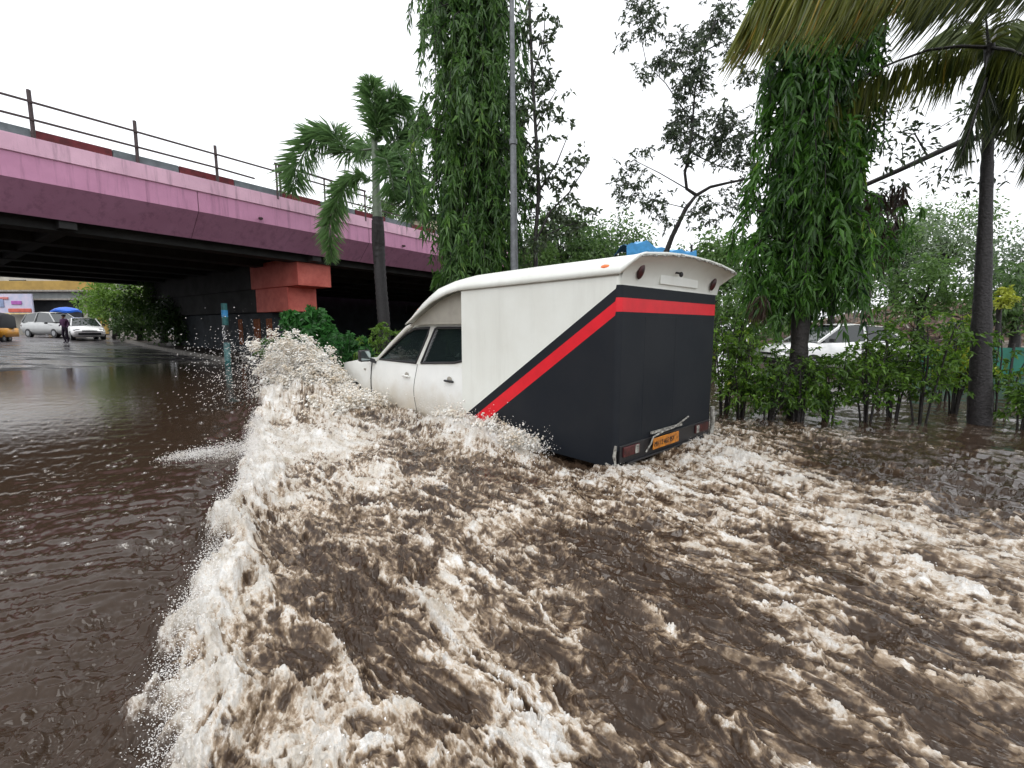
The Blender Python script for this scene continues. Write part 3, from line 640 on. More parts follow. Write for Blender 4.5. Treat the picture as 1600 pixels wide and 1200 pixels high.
# ------------------------------------------------------------------ the box van (local: x forward, y left, z up from the road)
UC = 3.3
def build_van():
    o2 = vanxy(UC, VW / 2)
    van = thing('box_van', (o2[0], o2[1], -.45), VH, 'white pickup based box van with charcoal and red striped rear box ploughing through the flood', 'box van')
    def Q(u, v, z): return Vector((u - UC, VW / 2 - v, z + .45))
    # --- box body: outline columns, painted bands by height
    seam = 1.80
    def l1(u): return 1.71 - (1.71 - .19) / 2.36 * u
    def l2(u): return 1.60 - (1.60 - .104) / 2.306 * u
    def l3(u): return 1.476 - (1.476 - .023) / 2.16 * u
    def bot(u): return .04 + (.15 * math.sqrt(max(0, 1 - ((u - 1.62) / .42) ** 2)) if abs(u - 1.62) < .42 else 0)
    cols = []
    us = [2.36, 2.3, 2.24, 2.16, 2.08, 2.04] + [2.04 - .84 * i / 12 for i in range(1, 13)] + [1.0, .6, .3, .12, .05]
    rc = .05
    for u in us: cols.append((u, 0, max(u - 0, 0), bot(u)))
    for i in range(0, 6):
        a = math.pi / 2 * (i + .5) / 6; cols.append((rc - rc * math.sin(a), rc - rc * math.cos(a), 0, .04 if i < 3 else .20))
    nv = 14
    for i in range(nv + 1): cols.append((0, rc + (VW - 2 * rc) * i / nv, 0, .24))
    for i in range(0, 6):
        a = math.pi / 2 * (i + .5) / 6; cols.append((rc - rc * math.cos(a), VW - rc + rc * math.sin(a), 0, .24 if i < 3 else .04))
    for u in us[::-1]: cols.append((u, VW, u, bot(u)))
    mb = MB()
    def zs(c):
        u = c[2]; b = c[3]; return [b, max(b, l3(u)), max(b, l2(u)), max(b, l1(u)), seam]
    mi = [1, 2, 1, 0]
    for i in range(len(cols) - 1):
        a, b = cols[i], cols[i + 1]; za, zb = zs(a), zs(b)
        sm = not (i < len(us) - 1 or i > len(cols) - len(us) - 1)
        for k in range(4):
            p = [Q(a[0], a[1], za[k]), Q(b[0], b[1], zb[k]), Q(b[0], b[1], zb[k + 1]), Q(a[0], a[1], za[k + 1])]
            ta = za[k + 1] - za[k] > 1e-4; tb = zb[k + 1] - zb[k] > 1e-4
            if not ta and not tb: continue
            if ta and tb: mb.add(p, [(0, 1, 2, 3)], mi[k], True)
            elif ta: mb.add([p[0], p[1], p[3]], [(0, 1, 2)], mi[k], True)
            else: mb.add([p[0], p[1], p[2]], [(0, 1, 2)], mi[k], True)
    # front bulkhead and floor
    mb.add([Q(2.36, 0, .04), Q(2.36, 0, seam), Q(2.36, VW, seam), Q(2.36, VW, .04)], [(0, 1, 2, 3)], 0)
    mb.add([Q(2.36, .02, .16), Q(.02, .02, .22), Q(.02, VW - .02, .22), Q(2.36, VW - .02, .16)], [(0, 1, 2, 3)], 1)
    body = mb.build('cargo_box', [M['cream'], M['navy'], M['red']], van)
    # rear skin seams and door leaves
    dm = MB()
    for (v0, v1, z0, z1) in ((.42, 1.00, .30, 1.44), (1.006, 1.60, .30, 1.44)):
        dm.box(Q(.0005, (v0 + v1) / 2, (z0 + z1) / 2), (.0045, v1 - v0, z1 - z0))
    dr = dm.build('rear_door', M['navy'], van, bevel=.004)
    # pale panel and cove above the stripe
    mb = MB(); nv = 16; prof = [(0.002, 1.712), (-.006, 1.76), (-.02, 1.81), (-.06, 1.86), (-.12, 1.90), (-.20, 1.93)]
    secs = []
    for i in range(nv + 1):
        f = i / nv; v = f * VW; crown = .075 * (1 - (2 * f - 1) ** 2)
        secs.append([Q(u, v, z + (crown * k / 5)) for k, (u, z) in enumerate(prof)])
    mb.loft(secs, 0, True)
    cv = mb.build('rear_cove', M['cream'], van)
    pm = MB(); pm.box(Q(-.016, 1.02, 1.80), (.012, .78, .09)); pm.build('panel', M['cream'], cv, bevel=.003)
    tm = MB(); tm.tube([Q(-.03, .88, 1.88), Q(-.10, .88, 1.865)], .010, 8); tm.ell(Q(-.10, .88, 1.855), (.02, .02, .026)); tm.build('lamp', M['black'], cv)
    for v, z in ((.245, 1.835), (1.73, 1.815)):
        m = MB(); m.ell(Q(-.045, v, z), (.022, .045, .070), 16, 8, M=Matrix.Rotation(R(-20), 3, 'Y')); m.build('reflector', M['redlens'], cv)
    # roof shell
    def sec(u, zs_, zt, v0=0.0, crown=.06, inset=.15):
        pts = []
        half = [(v0, zs_), (v0 + .012, zs_ + (zt - zs_) * .30), (v0 + .045, zs_ + (zt - zs_) * .68), (v0 + inset * .62, zt - (zt - zs_) * .10), (v0 + inset, zt), (.42, zt + crown * .62), (.7, zt + crown * .92), (VW / 2, zt + crown)]
        for v, z in half: pts.append(Q(u, v, z))
        for v, z in half[-2::-1]: pts.append(Q(u, VW - v, z))
        return pts
    under = [(2.36, 1.80), (2.66, 1.77), (3.06, 1.672), (3.4, 1.539), (3.7, 1.415), (3.82, 1.376)]
    top = [(-.2, 1.955), (0, 1.955), (1.1, 1.965), (2.2, 1.965), (2.57, 1.935), (3.0, 1.86), (3.33, 1.72), (3.62, 1.545), (3.86, 1.39)]
    ip = lambda tb, u: float(np.interp(u, [a for a, _ in tb], [b for _, b in tb]))
    secs = [sec(-.2, 1.93, 1.955, -.0, .05, .12)]
    for u in np.linspace(-.12, 0, 3): secs.append(sec(u, 1.80 + .13 * (-u / .2), 1.955, 0, .055))
    for u in np.linspace(.1, 2.36, 16): secs.append(sec(u, 1.80, ip(top, u), -.006))
    for u in np.linspace(2.42, 3.82, 18): secs.append(sec(u, ip(under, u), ip(top, u), -.004 + .04 * max(0, (u - 2.9)), .06 * (1 - max(0, u - 2.9) * .6)))
    mb = MB(); mb.loft(secs, 0, True)
    rf = mb.build('roof', M['cream'], van)
    so_ = rf.modifiers.new('thick', 'SOLIDIFY'); so_.thickness = .022; so_.offset = -1
    # torn rim of the flare
    m = MB()
    for i in range(24):
        if rnd.random() < .45: continue
        f = (i + .5) / 24; v = f * VW; z = 1.93 + .075 * (1 - (2 * f - 1) ** 2)
        m.box(Q(-.205, v, z + rnd.uniform(-.006, .008)), (.012, VW / 24 * rnd.uniform(.5, 1.1), rnd.uniform(.01, .024)))
    m.tube([Q(-.203, VW * k / 16, 1.93 + .075 * (1 - (2 * k / 16 - 1) ** 2)) for k in range(17)], .007, 5); m.build('torn_rim', M['bareW'], rf)
    m = MB(); m.tube([Q(.02, -.004, 1.795), Q(2.36, -.004, 1.795)], .006, 6); m.tube([Q(.02, VW + .004, 1.795), Q(2.36, VW + .004, 1.795)], .006, 6); m.build('seam_strip', M['greypanel'], rf)
    for (u, v, z) in ((.173, .012, 1.875), (3.5, .075, 1.60), (.173, VW - .012, 1.875), (3.5, VW - .075, 1.60)):
        m = MB(); s = 1 if u < 1 else .55; m.ell(Q(u, v, z), (.062 * s, .022, .026 * s), 16, 8); m.ell(Q(u, v + (.006 if v < 1 else -.006), z), (.072 * s, .018, .034 * s), 16, 8, 1); m.build('marker_lamp', [M['orange'], M['cream']], rf)
    # --- recessed side of the fairing
    for sgn in (0, 1):
        pts = [(2.37, 1.385)] + [(u, z + .02) for u, z in under] + [(3.84, 1.36), (3.45, 1.385)]
        vv = .115 if sgn == 0 else VW - .115
        MB().poly(pts, fn=lambda a, b: Q(a, vv, b)).build('fairing_side', M['greypanel'], van)
    # --- cab: lower body skins (curved), upper window frames (flat, tilted in), roof, hood, screens
    VI = .07
    def vz(z):   # sideways offset of the skin at height z
        if z < .78: return VI + .045 * ((z - .35) / .43) ** 2 - .0
        return VI + .045 + (z - .78) * .17
    def skin(name, u0f, u1f, z0, z1, mt, gap=.0, side=0, n=8, zf=None):
        mb = MB(); secs = []
        for i in range(n + 1):
            f = i / n; row = []
            for k in range(13):
                z = (z0(f) if callable(z0) else z0) * (1 - k / 12) + (z1(f) if callable(z1) else z1) * k / 12; u = u0f(z) * (1 - f) + u1f(z) * f
                edge = .012 if (i in (0, n) or k in (0,)) else 0
                v = vz(z) + gap + edge; row.append(Q(u, v if side == 0 else VW - v, z))
            secs.append(row)
        mb.loft(secs, 0, True, flip=(side == 0)); return mb.build(name, mt, van)
    bd = MB()   # inner shell so no gap shows through
    secs = []
    for u, zt in ((2.30, .80), (3.6, .79), (4.9, .77), (5.3, .76)):
        secs.append([Q(u, VI + .075, -.12), Q(u, VI + .05, .3), Q(u, VI + .075, zt), Q(u, VW - VI - .075, zt), Q(u, VW - VI - .05, .3), Q(u, VW - VI - .075, -.12)])
    bd.loft(secs, 0, False, close=True, caps=True)
    bd.build('cab_floor', M['black'], van)
    belt = lambda u: .800 - .012 * (u - 2.4)
    for side in (0, 1):
        rd = skin('rear_door_panel', lambda z: 2.40, lambda z: 3.665 + .06 * math.exp(-((z - .38) / .25) ** 2), lambda f: -.03, lambda f: .81, M['doorwhite'], side=side)
        fd = skin('front_door_panel', lambda z: 3.680 + .06 * math.exp(-((z - .38) / .25) ** 2), lambda z: 5.18 - .9 * max(0, .12 - z) , lambda f: -.04 + .02 * f, lambda f: .795 - .02 * f, M['doorwhite'], side=side)
        for dd, hu, hz in ((rd, 2.77, .61), (fd, 3.93, .59)):
            sg = 0 if side == 0 else 1
            vv = vz(hz) - .016; vv = vv if side == 0 else VW - vv
            m = MB(); m.tube([Q(hu - .10, vv, hz), Q(hu - .05, vv + (-.012 if side == 0 else .012), hz + .003), Q(hu + .05, vv + (-.012 if side == 0 else .012), hz + .003), Q(hu + .10, vv, hz)], .016, 8)
            m.ell(Q(hu, vv + (.012 if side == 0 else -.012), hz + .02), (.06, .012, .045), 12, 6, 1)
            m.build('handle', [M['black'] if hu < 3 else M['white'], M['greypanel']], dd)
        # fender with wheel opening, sill
        fw = 5.85
        def arch(f_u): return -.06 + (.42 * math.sqrt(max(0, 1 - ((f_u - fw) / .47) ** 2)) if abs(f_u - fw) < .47 else 0)
        mb = MB(); secs = []
        for i in range(33):
            u = 5.195 + (6.62 - 5.195) * i / 32; row = []
            ztop = .745 - .11 * ((u - 5.2) / 1.42) ** 2; zb = arch(u)
            for k in range(11):
                z = zb + (ztop - zb) * k / 10; v = vz(z) + .10 * max(0, (u - 6.1) / .52) ** 2 - .012 * math.exp(-((z - arch(u)) / .05) ** 2)
                row.append(Q(u, v if side == 0 else VW - v, z))
            secs.append(row)
        mb.loft(secs, 0, True, flip=(side == 0)); fd_ = mb.build('fender', M['doorwhite'], van)
        vv = vz(.62) - .008; m = MB(); m.box(Q(5.42, vv if side == 0 else VW - vv, .60), (.07, .02, .035)); m.build('side_repeater', M['greypanel'], fd_, bevel=.006)
        m = MB(); vv = .13 if side == 0 else VW - .13
        m.tube([Q(2.4, vv, -.075), Q(4.0, vv, -.08), Q(5.3, vv, -.085)], .045, 8); m.build('sill', M['white'], van)
        # upper frame: flat panel with two window holes
        outer = [(2.39, .80), (5.02, .775), (4.86, .86), (4.46, 1.10), (4.05, 1.325), (3.80, 1.40), (2.39, 1.405)]
        w1 = [(4.90, .805), (4.84, .84), (4.50, 1.035), (4.10, 1.245), (3.84, 1.325), (3.43, 1.335), (3.47, 1.22), (3.70, .805)]
        w2 = [(3.55, .812), (3.28, 1.32), (3.22, 1.335), (2.45, 1.335), (2.46, .97), (2.52, .90), (2.70, .865)]
        if side == 0: fn = lambda a, b: Q(a, vz(max(b, .78)), b); nr = (0, -1, 0)
        else: fn = lambda a, b: Q(a, VW - vz(max(b, .78)), b); nr = (0, 1, 0)
        fr = MB().poly(outer, [w1, w2], fn, 0, .035, nr).build('window_frame', M['white'], van, fixn=True)
        for nm, wv in (('front_window', w1), ('rear_window', w2)):
            cx = sum(p[0] for p in wv) / len(wv); cz = sum(p[1] for p in wv) / len(wv)
            off = .014 if side == 0 else -.014
            gl = MB().poly([(cx + (p[0] - cx) * 1.03, cz + (p[1] - cz) * 1.03) for p in wv], fn=lambda a, b: fn(a, b) + Vector((0, -off, 0))).build(nm, M['glassdark'], van)
            rb = MB(); ring = [fn(*p) + Vector((0, .002 if side == 0 else -.002, 0)) for p in wv]; ring.append(ring[0]); rb.tube(ring, .019, 6, cap=False); rb.build('rubber_seal', M['black'], gl)
        if side == 0:
            gm = MB(); a0 = fn(3.50, .82) ; a1 = fn(3.27, 1.31); gm.bar(a0, a1, .004, .012)
            for i in range(24):
                f = i / 23; a = fn(3.53 - .24 * f - .01, .83 + .47 * f); gm.bar(a + Vector((-.06, -.004, 0)), a + Vector((.03, -.004, 0)), .004, .008)
            gm.build('window_grille', M['steel'], gl)
    # cab roof and pillars
    rs = []
    for u, z in ((2.39, 1.405), (3.0, 1.42), (3.8, 1.405), (4.02, 1.345)):
        vs = vz(1.39) if u < 4 else vz(1.34)
        rs.append([Q(u, vs + .0, z - .02), Q(u, vs + .05, z + .0), Q(u, .6, z + .018), Q(u, VW / 2, z + .022), Q(u, VW - .6, z + .018), Q(u, VW - vs - .05, z), Q(u, VW - vs, z - .02)])
    MB().loft(rs, 0, True).build('cab_roof', M['white'], van)
    for side in (0, 1):
        m = MB(); pv = lambda v: v if side == 0 else VW - v
        pts = [Q(3.80, pv(.15), 1.385), Q(4.05, pv(.19), 1.335), Q(4.47, pv(.155), 1.095), Q(4.88, pv(.125), .845), Q(5.04, pv(.12), .775)]
        m.tube(pts, [.03, .036, .036, .036, .03], 8); m.build('pillar', M['white'], van)
    ws = [[Q(4.02 + .0, v, 1.345 + .015 * (1 - ((v - VW / 2) / .75) ** 2)) for v in np.linspace(.20, VW - .20, 9)], [Q(5.06 + .09 * (1 - ((v - VW / 2) / .8) ** 2), v, .765) for v in np.linspace(.14, VW - .14, 9)]]
    mid = [[ws[0][k].lerp(ws[1][k], f) + Vector((0.05 * math.sin(math.pi * f), 0, .02 * math.sin(math.pi * f))) for k in range(9)] for f in np.linspace(0, 1, 6)]
    wsn = MB().loft(mid, 0, True).build('windscreen', M['glassdark'], van)
    m = MB(); m.bar(Q(5.1, .35, .80), Q(4.75, .9, .97), .012, .012); m.bar(Q(5.12, .95, .80), Q(4.8, 1.45, .955), .012, .012); m.build('wiper', M['black'], wsn)
    # hood and nose
    hs_ = []
    for u, z, e in ((5.03, .775, 0), (5.3, .765, 0), (5.8, .735, .01), (6.2, .70, .03), (6.5, .655, .06), (6.62, .60, .10), (6.66, .50, .12)):
        hs_.append([Q(u, VI + .045 + e, z - .02), Q(u, VI + .10 + e, z + .005), Q(u, .5, z + .045), Q(u, VW / 2, z + .055), Q(u, VW - .5, z + .045), Q(u, VW - VI - .10 - e, z + .005), Q(u, VW - VI - .045 - e, z - .02)])
    MB().loft(hs_, 0, True).build('hood', M['white'], van)
    m = MB(); m.box(Q(6.72, VW / 2, .10), (.20, VW - .12, .30)); m.build('front_bumper', M['white'], van, bevel=.05)
    m = MB(); m.box(Q(6.62, VW / 2, .40), (.10, 1.0, .20))
    for k in range(4): m.box(Q(6.68, VW / 2, .33 + .045 * k), (.03, .98, .014), mi=1)
    m.build('grille', [M['black'], M['steel']], van)
    for v in (.32, VW - .32):
        m = MB(); m.ell(Q(6.55, v, .46), (.12, .17, .11), 16, 10); m.build('headlight', M['lens'], van)
    # mirrors
    for side in (0, 1):
        pv = lambda v: v if side == 0 else VW - v
        m = MB(); m.box(Q(5.16, pv(-.04), .855), (.12, .20, .20)); mr = m.build('door_mirror', M['black'], van, bevel=.03)
        m = MB(); m.box(Q(5.094, pv(-.04), .86), (.006, .165, .155)); m.build('mirror_glass', M['mirror'], mr)
        m = MB(); m.bar(Q(5.14, pv(.02), .80), Q(5.02, pv(.125), .75), .05, .06); m.build('bracket', M['black'], mr)
    # seats and steering wheel, seen dimly through the side glass
    for u, v in ((3.95, .50), (3.95, 1.42), (2.95, .55), (2.95, 1.38)):
        m = MB(); m.box(Q(u - .12, v, .86), (.12, .46, .55)); m.box(Q(u - .15, v, 1.18), (.09, .26, .16)); m.build('seat', M['seat'], van, bevel=.04)
    m = MB(); ring = [Q(4.42 + .07 * math.sin(a), 1.42 + .18 * math.cos(a), .93 + .17 * math.sin(a)) for a in np.linspace(0, 2 * math.pi, 25)]; m.tube(ring, .014, 6, cap=False); m.build('steering_wheel', M['black'], van)
    # wheels
    for u, v in ((5.85, .22), (5.85, VW - .22), (1.55, .24), (1.55, VW - .24)):
        c = Q(u, v, -.09); wpr = bpy.data.objects.new('wheel', None)
        prof = [(-.10, .20), (-.105, .30), (-.09, .345), (-.05, .36), (.05, .36), (.09, .345), (.105, .30), (.10, .20)]
        m = MB(); m.loft([[c + Vector((r_ * math.cos(a), y, r_ * math.sin(a))) for y, r_ in prof] for a in np.linspace(0, 2 * math.pi, 37)], 0, True)
        for k in range(36):
            a = 2 * math.pi * k / 36; m.box(c + Vector((.360 * math.cos(a), 0, .360 * math.sin(a))), (.018, .17, .03), M=Matrix.Rotation(-a, 3, 'Y'))
        wh = m.build('wheel', M['rubber'], van)
        sgn = 1 if v < 1 else -1
        m = MB(); m.loft([[c + Vector((r_ * math.cos(a), sgn * y, r_ * math.sin(a))) for y, r_ in ((.10, .20), (.07, .17), (.05, .06), (.06, .0))] for a in np.linspace(0, 2 * math.pi, 25)], 0, True); m.build('rim', M['steel'], wh)
    # rear chassis, mud flaps, lamps, plate
    m = MB(); m.box(Q(.10, VW / 2, .20), (.10, VW - .12, .10)); m.box(Q(1.2, .55, .06), (2.3, .09, .12)); m.box(Q(1.2, VW - .55, .06), (2.3, .09, .12)); m.tube([Q(1.55, .3, -.09), Q(1.55, VW - .3, -.09)], .06, 8)
    m.build('chassis', M['black'], van)
    for v in (.26, VW - .26):
        m = MB(); m.box(Q(1.08, v, -.02), (.015, .30, .34)); m.build('mud_flap', M['rubber'], van)
    m = MB(); m.box(Q(.012, VW / 2, .165), (.05, VW - .10, .17)); m.box(Q(-.02, VW / 2, .075), (.05, VW - .3, .02))
    bm_ = m.build('rear_bumper', M['black'], van, bevel=.006)
    for v0, v1 in ((.09, .36), (1.52, 1.84)):
        lm = MB(); lm.box(Q(-.02, (v0 + v1) / 2, .185), (.02, v1 - v0, .095)); t_ = lm.build('tail_lamp', M['redlens'], bm_, bevel=.006)
        lm = MB(); lm.box(Q(-.024, v1 - .05 if v0 < 1 else v0 + .05, .185), (.02, .06, .085)); lm.build('reverse_lens', M['bareW'], t_, bevel=.004)
    m = MB(); m.box(Q(-.045, .83, .185), (.008, .52, .115)); pl = m.build('number_plate', M['plate'], van, bevel=.004)
    text('plate_text', 'MH 12 ALE 957', .075, Q(-.0505, .59, .157), (R(90), 0, R(-90)), M['black'], pl, van, .80)
    # bent trim over the plate
    m = MB(); m.tube([Q(-.03, .47, .12), Q(-.05, .52, .20), Q(-.05, .56, .262), Q(-.045, .75, .285), Q(-.05, .95, .295), Q(-.045, 1.15, .335), Q(-.03, 1.32, .365)], .009, 6)
    m.box(Q(-.02, .88, .295), (.02, .62, .022)); m.build('bent_trim', M['bareW'], van)
    m = MB(); m.tube([Q(-.02, VW - .01, .40), Q(-.03, VW - .005, .25), Q(-.02, VW - .01, .02)], .026, 6); m.build('corner_post', M['bareW'], van)
    m = MB(); m.tube([Q(.0, -.006, .26), Q(.008, -.012, .16), Q(-.004, -.008, .09), Q(.01, -.012, .055)], [.012, .016, .010, .02], 6)
    m.tube([Q(-.02, .03, .08), Q(.03, -.012, .06), Q(.10, -.012, .075)], .011, 6); m.build('chipped_corner', M['bareW'], van)
    return van
def text(name, s, size, loc, rot, material, parent, undo, sx=1.0):
    cu = bpy.data.curves.new(name, 'FONT'); cu.body = s; cu.size = size; cu.extrude = .0015
    t_ = bpy.data.objects.new(name, cu); C.objects.link(t_); bpy.context.view_layer.update()
    me = bpy.data.meshes.new_from_object(t_.evaluated_get(bpy.context.evaluated_depsgraph_get())); bpy.data.objects.remove(t_)
    me.materials.clear(); me.materials.append(material)
    o = bpy.data.objects.new(name, me); C.objects.link(o); o.location = loc; o.rotation_euler = rot; o.scale = (sx, 1, 1); o.parent = parent; return o
M['glassdark'] = bpy.data.materials.new('tinted_glass'); M['glassdark'].use_nodes = True
_t = M['glassdark'].node_tree; _b = _t.nodes['Principled BSDF']; _b.inputs['Base Color'].default_value = (.02, .03, .03, 1); _b.inputs['Roughness'].default_value = .04; _b.inputs['IOR'].default_value = 1.5
_tr = _t.nodes.new('ShaderNodeBsdfTransparent'); _tr.inputs[0].default_value = (.35, .42, .40, 1); _m = _t.nodes.new('ShaderNodeMixShader'); _m.inputs[0].default_value = .45
_t.links.new(_b.outputs[0], _m.inputs[1]); _t.links.new(_tr.outputs[0], _m.inputs[2]); _t.links.new(_m.outputs[0], _t.nodes['Material Output'].inputs[0])
M['lens'] = mat('headlight_lens', (.6, .62, .62), .08, metal=.4, coat=1)
M['mirror'] = mat('mirror_glass', (.35, .42, .42), .05, metal=1)
build_van()
M['jointgrime'] = mat('joint_grime', (.16, .075, .11), .8)
# ------------------------------------------------------------------ the flyover
def B(s, n, z): p = BA + BD * s + BN * n; return Vector((p[0], p[1], z))
def build_bridge():
    o = B(0, 10, -.45)
    br = thing('flyover', o, 0, 'long pink painted concrete flyover with steel railings crossing the flooded road', 'flyover')
    def q(s, n, z): return B(s, n, z) - o
    S0, S1 = -34, 64
    def strip(mb, prof, mi=0, flip=False, step=2.0):
        n_ = int((S1 - S0) / step); mb.loft([[q(S0 + step * i, n, z) for n, z in prof] for i in range(n_ + 1)], mi, False, flip=flip)
    m = MB(); strip(m, [(0.06, 5.86), (0, 5.84), (-.02, 5.44), (0.02, 5.42)], 0); strip(m, [(.38, 5.86), (.06, 5.86)], 0); m.build('coping', M['pinklight'], br)
    m = MB(); strip(m, [(0.02, 5.43), (.02, 4.84)], 0); m.build('fascia', M['pink'], br)
    m = MB(); strip(m, [(.02, 4.845), (.72, 4.13)], 0); strip(m, [(.72, 4.13), (.72, 4.3)], 0); m.build('wing_soffit', M['purple'], br)
    # panel joints: shallow grooves as raised thin ribs of stain are avoided; real drip joints
    m = MB(); strip(m, [(.72, 4.22), (3, 4.22)], 0, step=4); 
    for k in range(7): strip(m, [(1.2 + 2.8 * k, 4.22), (1.2 + 2.8 * k, 3.92), (1.9 + 2.8 * k, 3.92), (1.9 + 2.8 * k, 4.22)], 0, step=4)
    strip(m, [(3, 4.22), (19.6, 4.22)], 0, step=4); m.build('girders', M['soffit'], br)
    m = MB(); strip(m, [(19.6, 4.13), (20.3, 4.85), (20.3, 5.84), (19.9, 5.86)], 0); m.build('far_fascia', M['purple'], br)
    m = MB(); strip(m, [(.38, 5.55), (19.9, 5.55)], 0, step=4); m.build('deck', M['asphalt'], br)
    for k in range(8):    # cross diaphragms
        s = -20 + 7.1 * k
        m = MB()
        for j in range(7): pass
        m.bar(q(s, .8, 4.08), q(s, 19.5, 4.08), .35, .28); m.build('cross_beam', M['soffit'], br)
    for k in range(11):    # movement joints in the fascia
        s = -8.3 + 6.2 * k; m = MB(); m.bar(q(s, .012, 5.42), q(s, .012, 4.85), .010, .014); m.bar(q(s, .012, 4.85), q(s, .712, 4.14), .010, .014); m.build('joint', M['jointgrime'], br)
    for k in range(6):     # drain spouts with their dark runs of pipe
        s = -6.5 + 6.2 * k; m = MB(); m.tube([q(s, .1, 5.0), q(s, -.12, 4.96)], .045, 8); m.build('drain_spout', M['rust'], br)
    # painted kerb blocks on the edge
    L = 1.32; s = -10.0; k = 0
    for k in range(38):
        s = -9.9 + L * 1.0 * k * 1.15
        if s > 40: break
        m = MB(); a = q(s, .30, 5.95); b = q(s + L * 1.15 - .02, .30, 5.95); m.bar(a, b, .16, .30)
        m.build('kerb_block', M['kerbred'] if k % 2 else M['kerbgrey'], br, bevel=.01)
    # railing
    rl = bpy.data.objects.new('railing', None); C.objects.link(rl); rl.parent = br
    for k in range(26):
        s = -7.3 + 2.0 * k + .03; ht = 6.95 + .02 * rnd.uniform(-1, 1)
        m = MB(); m.bar(q(s, .10, 5.7), q(s + .02 * rnd.uniform(-1, 1), .10, ht), .06, .06); m.build('post', M['rust'], rl)
    for z, sag in ((6.68, .0), (6.28, .0)):
        for k in range(25):
            s = -7.3 + 2.0 * k
            if k == 7 and z < 6.5 :
                m = MB(); m.bar(q(s - 2, .07, z), q(s - .85, .07, z - .03), .035, .045); m.build('rail', M['rust'], rl); continue
            if k == 6 and z < 6.5: continue
            m = MB(); m.bar(q(s, .07, z), q(s + 2.0, .07, z + .012 * rnd.uniform(-1, 1)), .035, .045); m.build('rail', M['rust'], rl)
    # one heavier gate-like frame
    m = MB(); m.bar(q(6.55, .0, 5.75), q(6.55, .0, 6.92), .05, .05); m.bar(q(10.15, .0, 5.68), q(10.15, .0, 6.86), .05, .05); m.bar(q(6.5, .0, 6.90), q(10.2, .0, 6.86), .05, .06); m.bar(q(8.35, 0, 5.7), q(8.35, 0, 6.88), .045, .045)
    m.build('rail_frame', M['rust'], rl)
    # piers with stepped hammerhead caps
    for s in (8.0, 36.0):
        def blk(name, s0, s1, n0, n1, z0, z1, mt, par=br, bev=.02):
            m = MB(); c = q((s0 + s1) / 2, (n0 + n1) / 2, (z0 + z1) / 2); ang = math.atan2(BD[1], BD[0])
            m.box(c, (s1 - s0, n1 - n0, z1 - z0), rz=ang); return m.build(name, mt, par, bevel=bev)
        cap = blk('pier_cap', s - .1, s + 1.35, 1.38, 5.2, 3.02, 4.08, M['salmon'])
        blk('shade_toned_cap', s - .09, s + 1.34, 5.2, 18.6, 3.03, 4.07, M['soffit'])  # inner length of the cap: shade under the deck put into its colour
        blk('shade_toned_step', s - .01, s + 1.24, 5.0, 17.6, 2.03, 3.025, M['soffit'])  # same shade painted into the inner part of the step
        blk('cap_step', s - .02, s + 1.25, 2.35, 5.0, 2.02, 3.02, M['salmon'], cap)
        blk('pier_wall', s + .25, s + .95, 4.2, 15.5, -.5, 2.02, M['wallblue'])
        for n0, n1 in ((5.3, 5.9), (4.25, 4.75), (7.0, 7.4)) if s < 9 else (): blk('mural_figure', s + .22, s + .25, n0, n1, .55, 1.75, M['ochre'])
    # added dark wall, keeps light from the far side out from under the deck
    m = MB()
    m.bar(q(13, 20.5, 1.6), q(62, 20.5, 1.6), .5, 5.2); m.build('light_block_wall', M['wallblue'], br)
    m = MB(); m.bar(q(30, 20.0, 3.2), q(60, 20.0, 3.2), .3, .9); m.build('side_girder', M['soffit'], br)
build_bridge()

# kerb of the rising side road
def build_kerb():
    pts = [ground_hit(*p) for p in ((175, 527), (188, 531), (200, 535), (228, 542), (262, 549), (300, 556), (335, 562), (352, 566))]
    m = MB()
    for i in range(len(pts) - 1):
        a, b = pts[i], pts[i + 1]; d = (b - a); n = Vector((-d.y, d.x, 0)).normalized()
        m.bar(a + Vector((0, 0, .07)), b + Vector((0, 0, .07)), .16, .22)
    o = m.build('kerb', M['kerb']); tag(o, kind='structure')
    m = MB(); base = [p + Vector((0, 0, .10)) for p in pts]
    back = [p + Vector((2.2 + .22 * i, 7.5 - .8 * i, .16)) for i, p in enumerate(pts)]
    m.loft([[a, b] for a, b in zip(base, back)], 0, False); o = m.build('verge', M['mud']); tag(o, kind='structure')
build_kerb()

def build_pipe():
    p = at(356, 567, 16.4); t = at(350, 474, 16.4)
    e = thing('banded_post', (p.x, p.y, -.2), 0, 'slim teal post with a pale lettered band standing in the water under the flyover', 'post')
    top = Vector((t.x - p.x, 0, t.z + .2)); f = lambda a: top * a
    m = MB(); m.tube([f(0), f(.25), f(.5), f(.75), f(1)], .10, 16); m.build('shaft', M['teal'], e)
    m = MB(); m.tube([f(.80), f(.9)], .106, 16); m.build('blue_band', M['tarp'], e)
    m = MB(); m.tube([f(.15), f(.42)], .104, 16); m.build('pale_band', mat('faded_teal', (.16, .34, .34), .5, .5, 9), e)
    m = MB(); m.tube([f(.42), f(.68)], .104, 16); m.build('dark_band', M['black'], e)
    mt = mat('white_letters', (.75, .75, .75), .5)
    for k, ch in enumerate('707'):
        text('lettering', ch, .22, f(.61 - .075 * k) + Vector((-.075, -.112, 0)), (R(90), R(90) * 0, 0), mt, e, None, 1.2)
build_pipe()

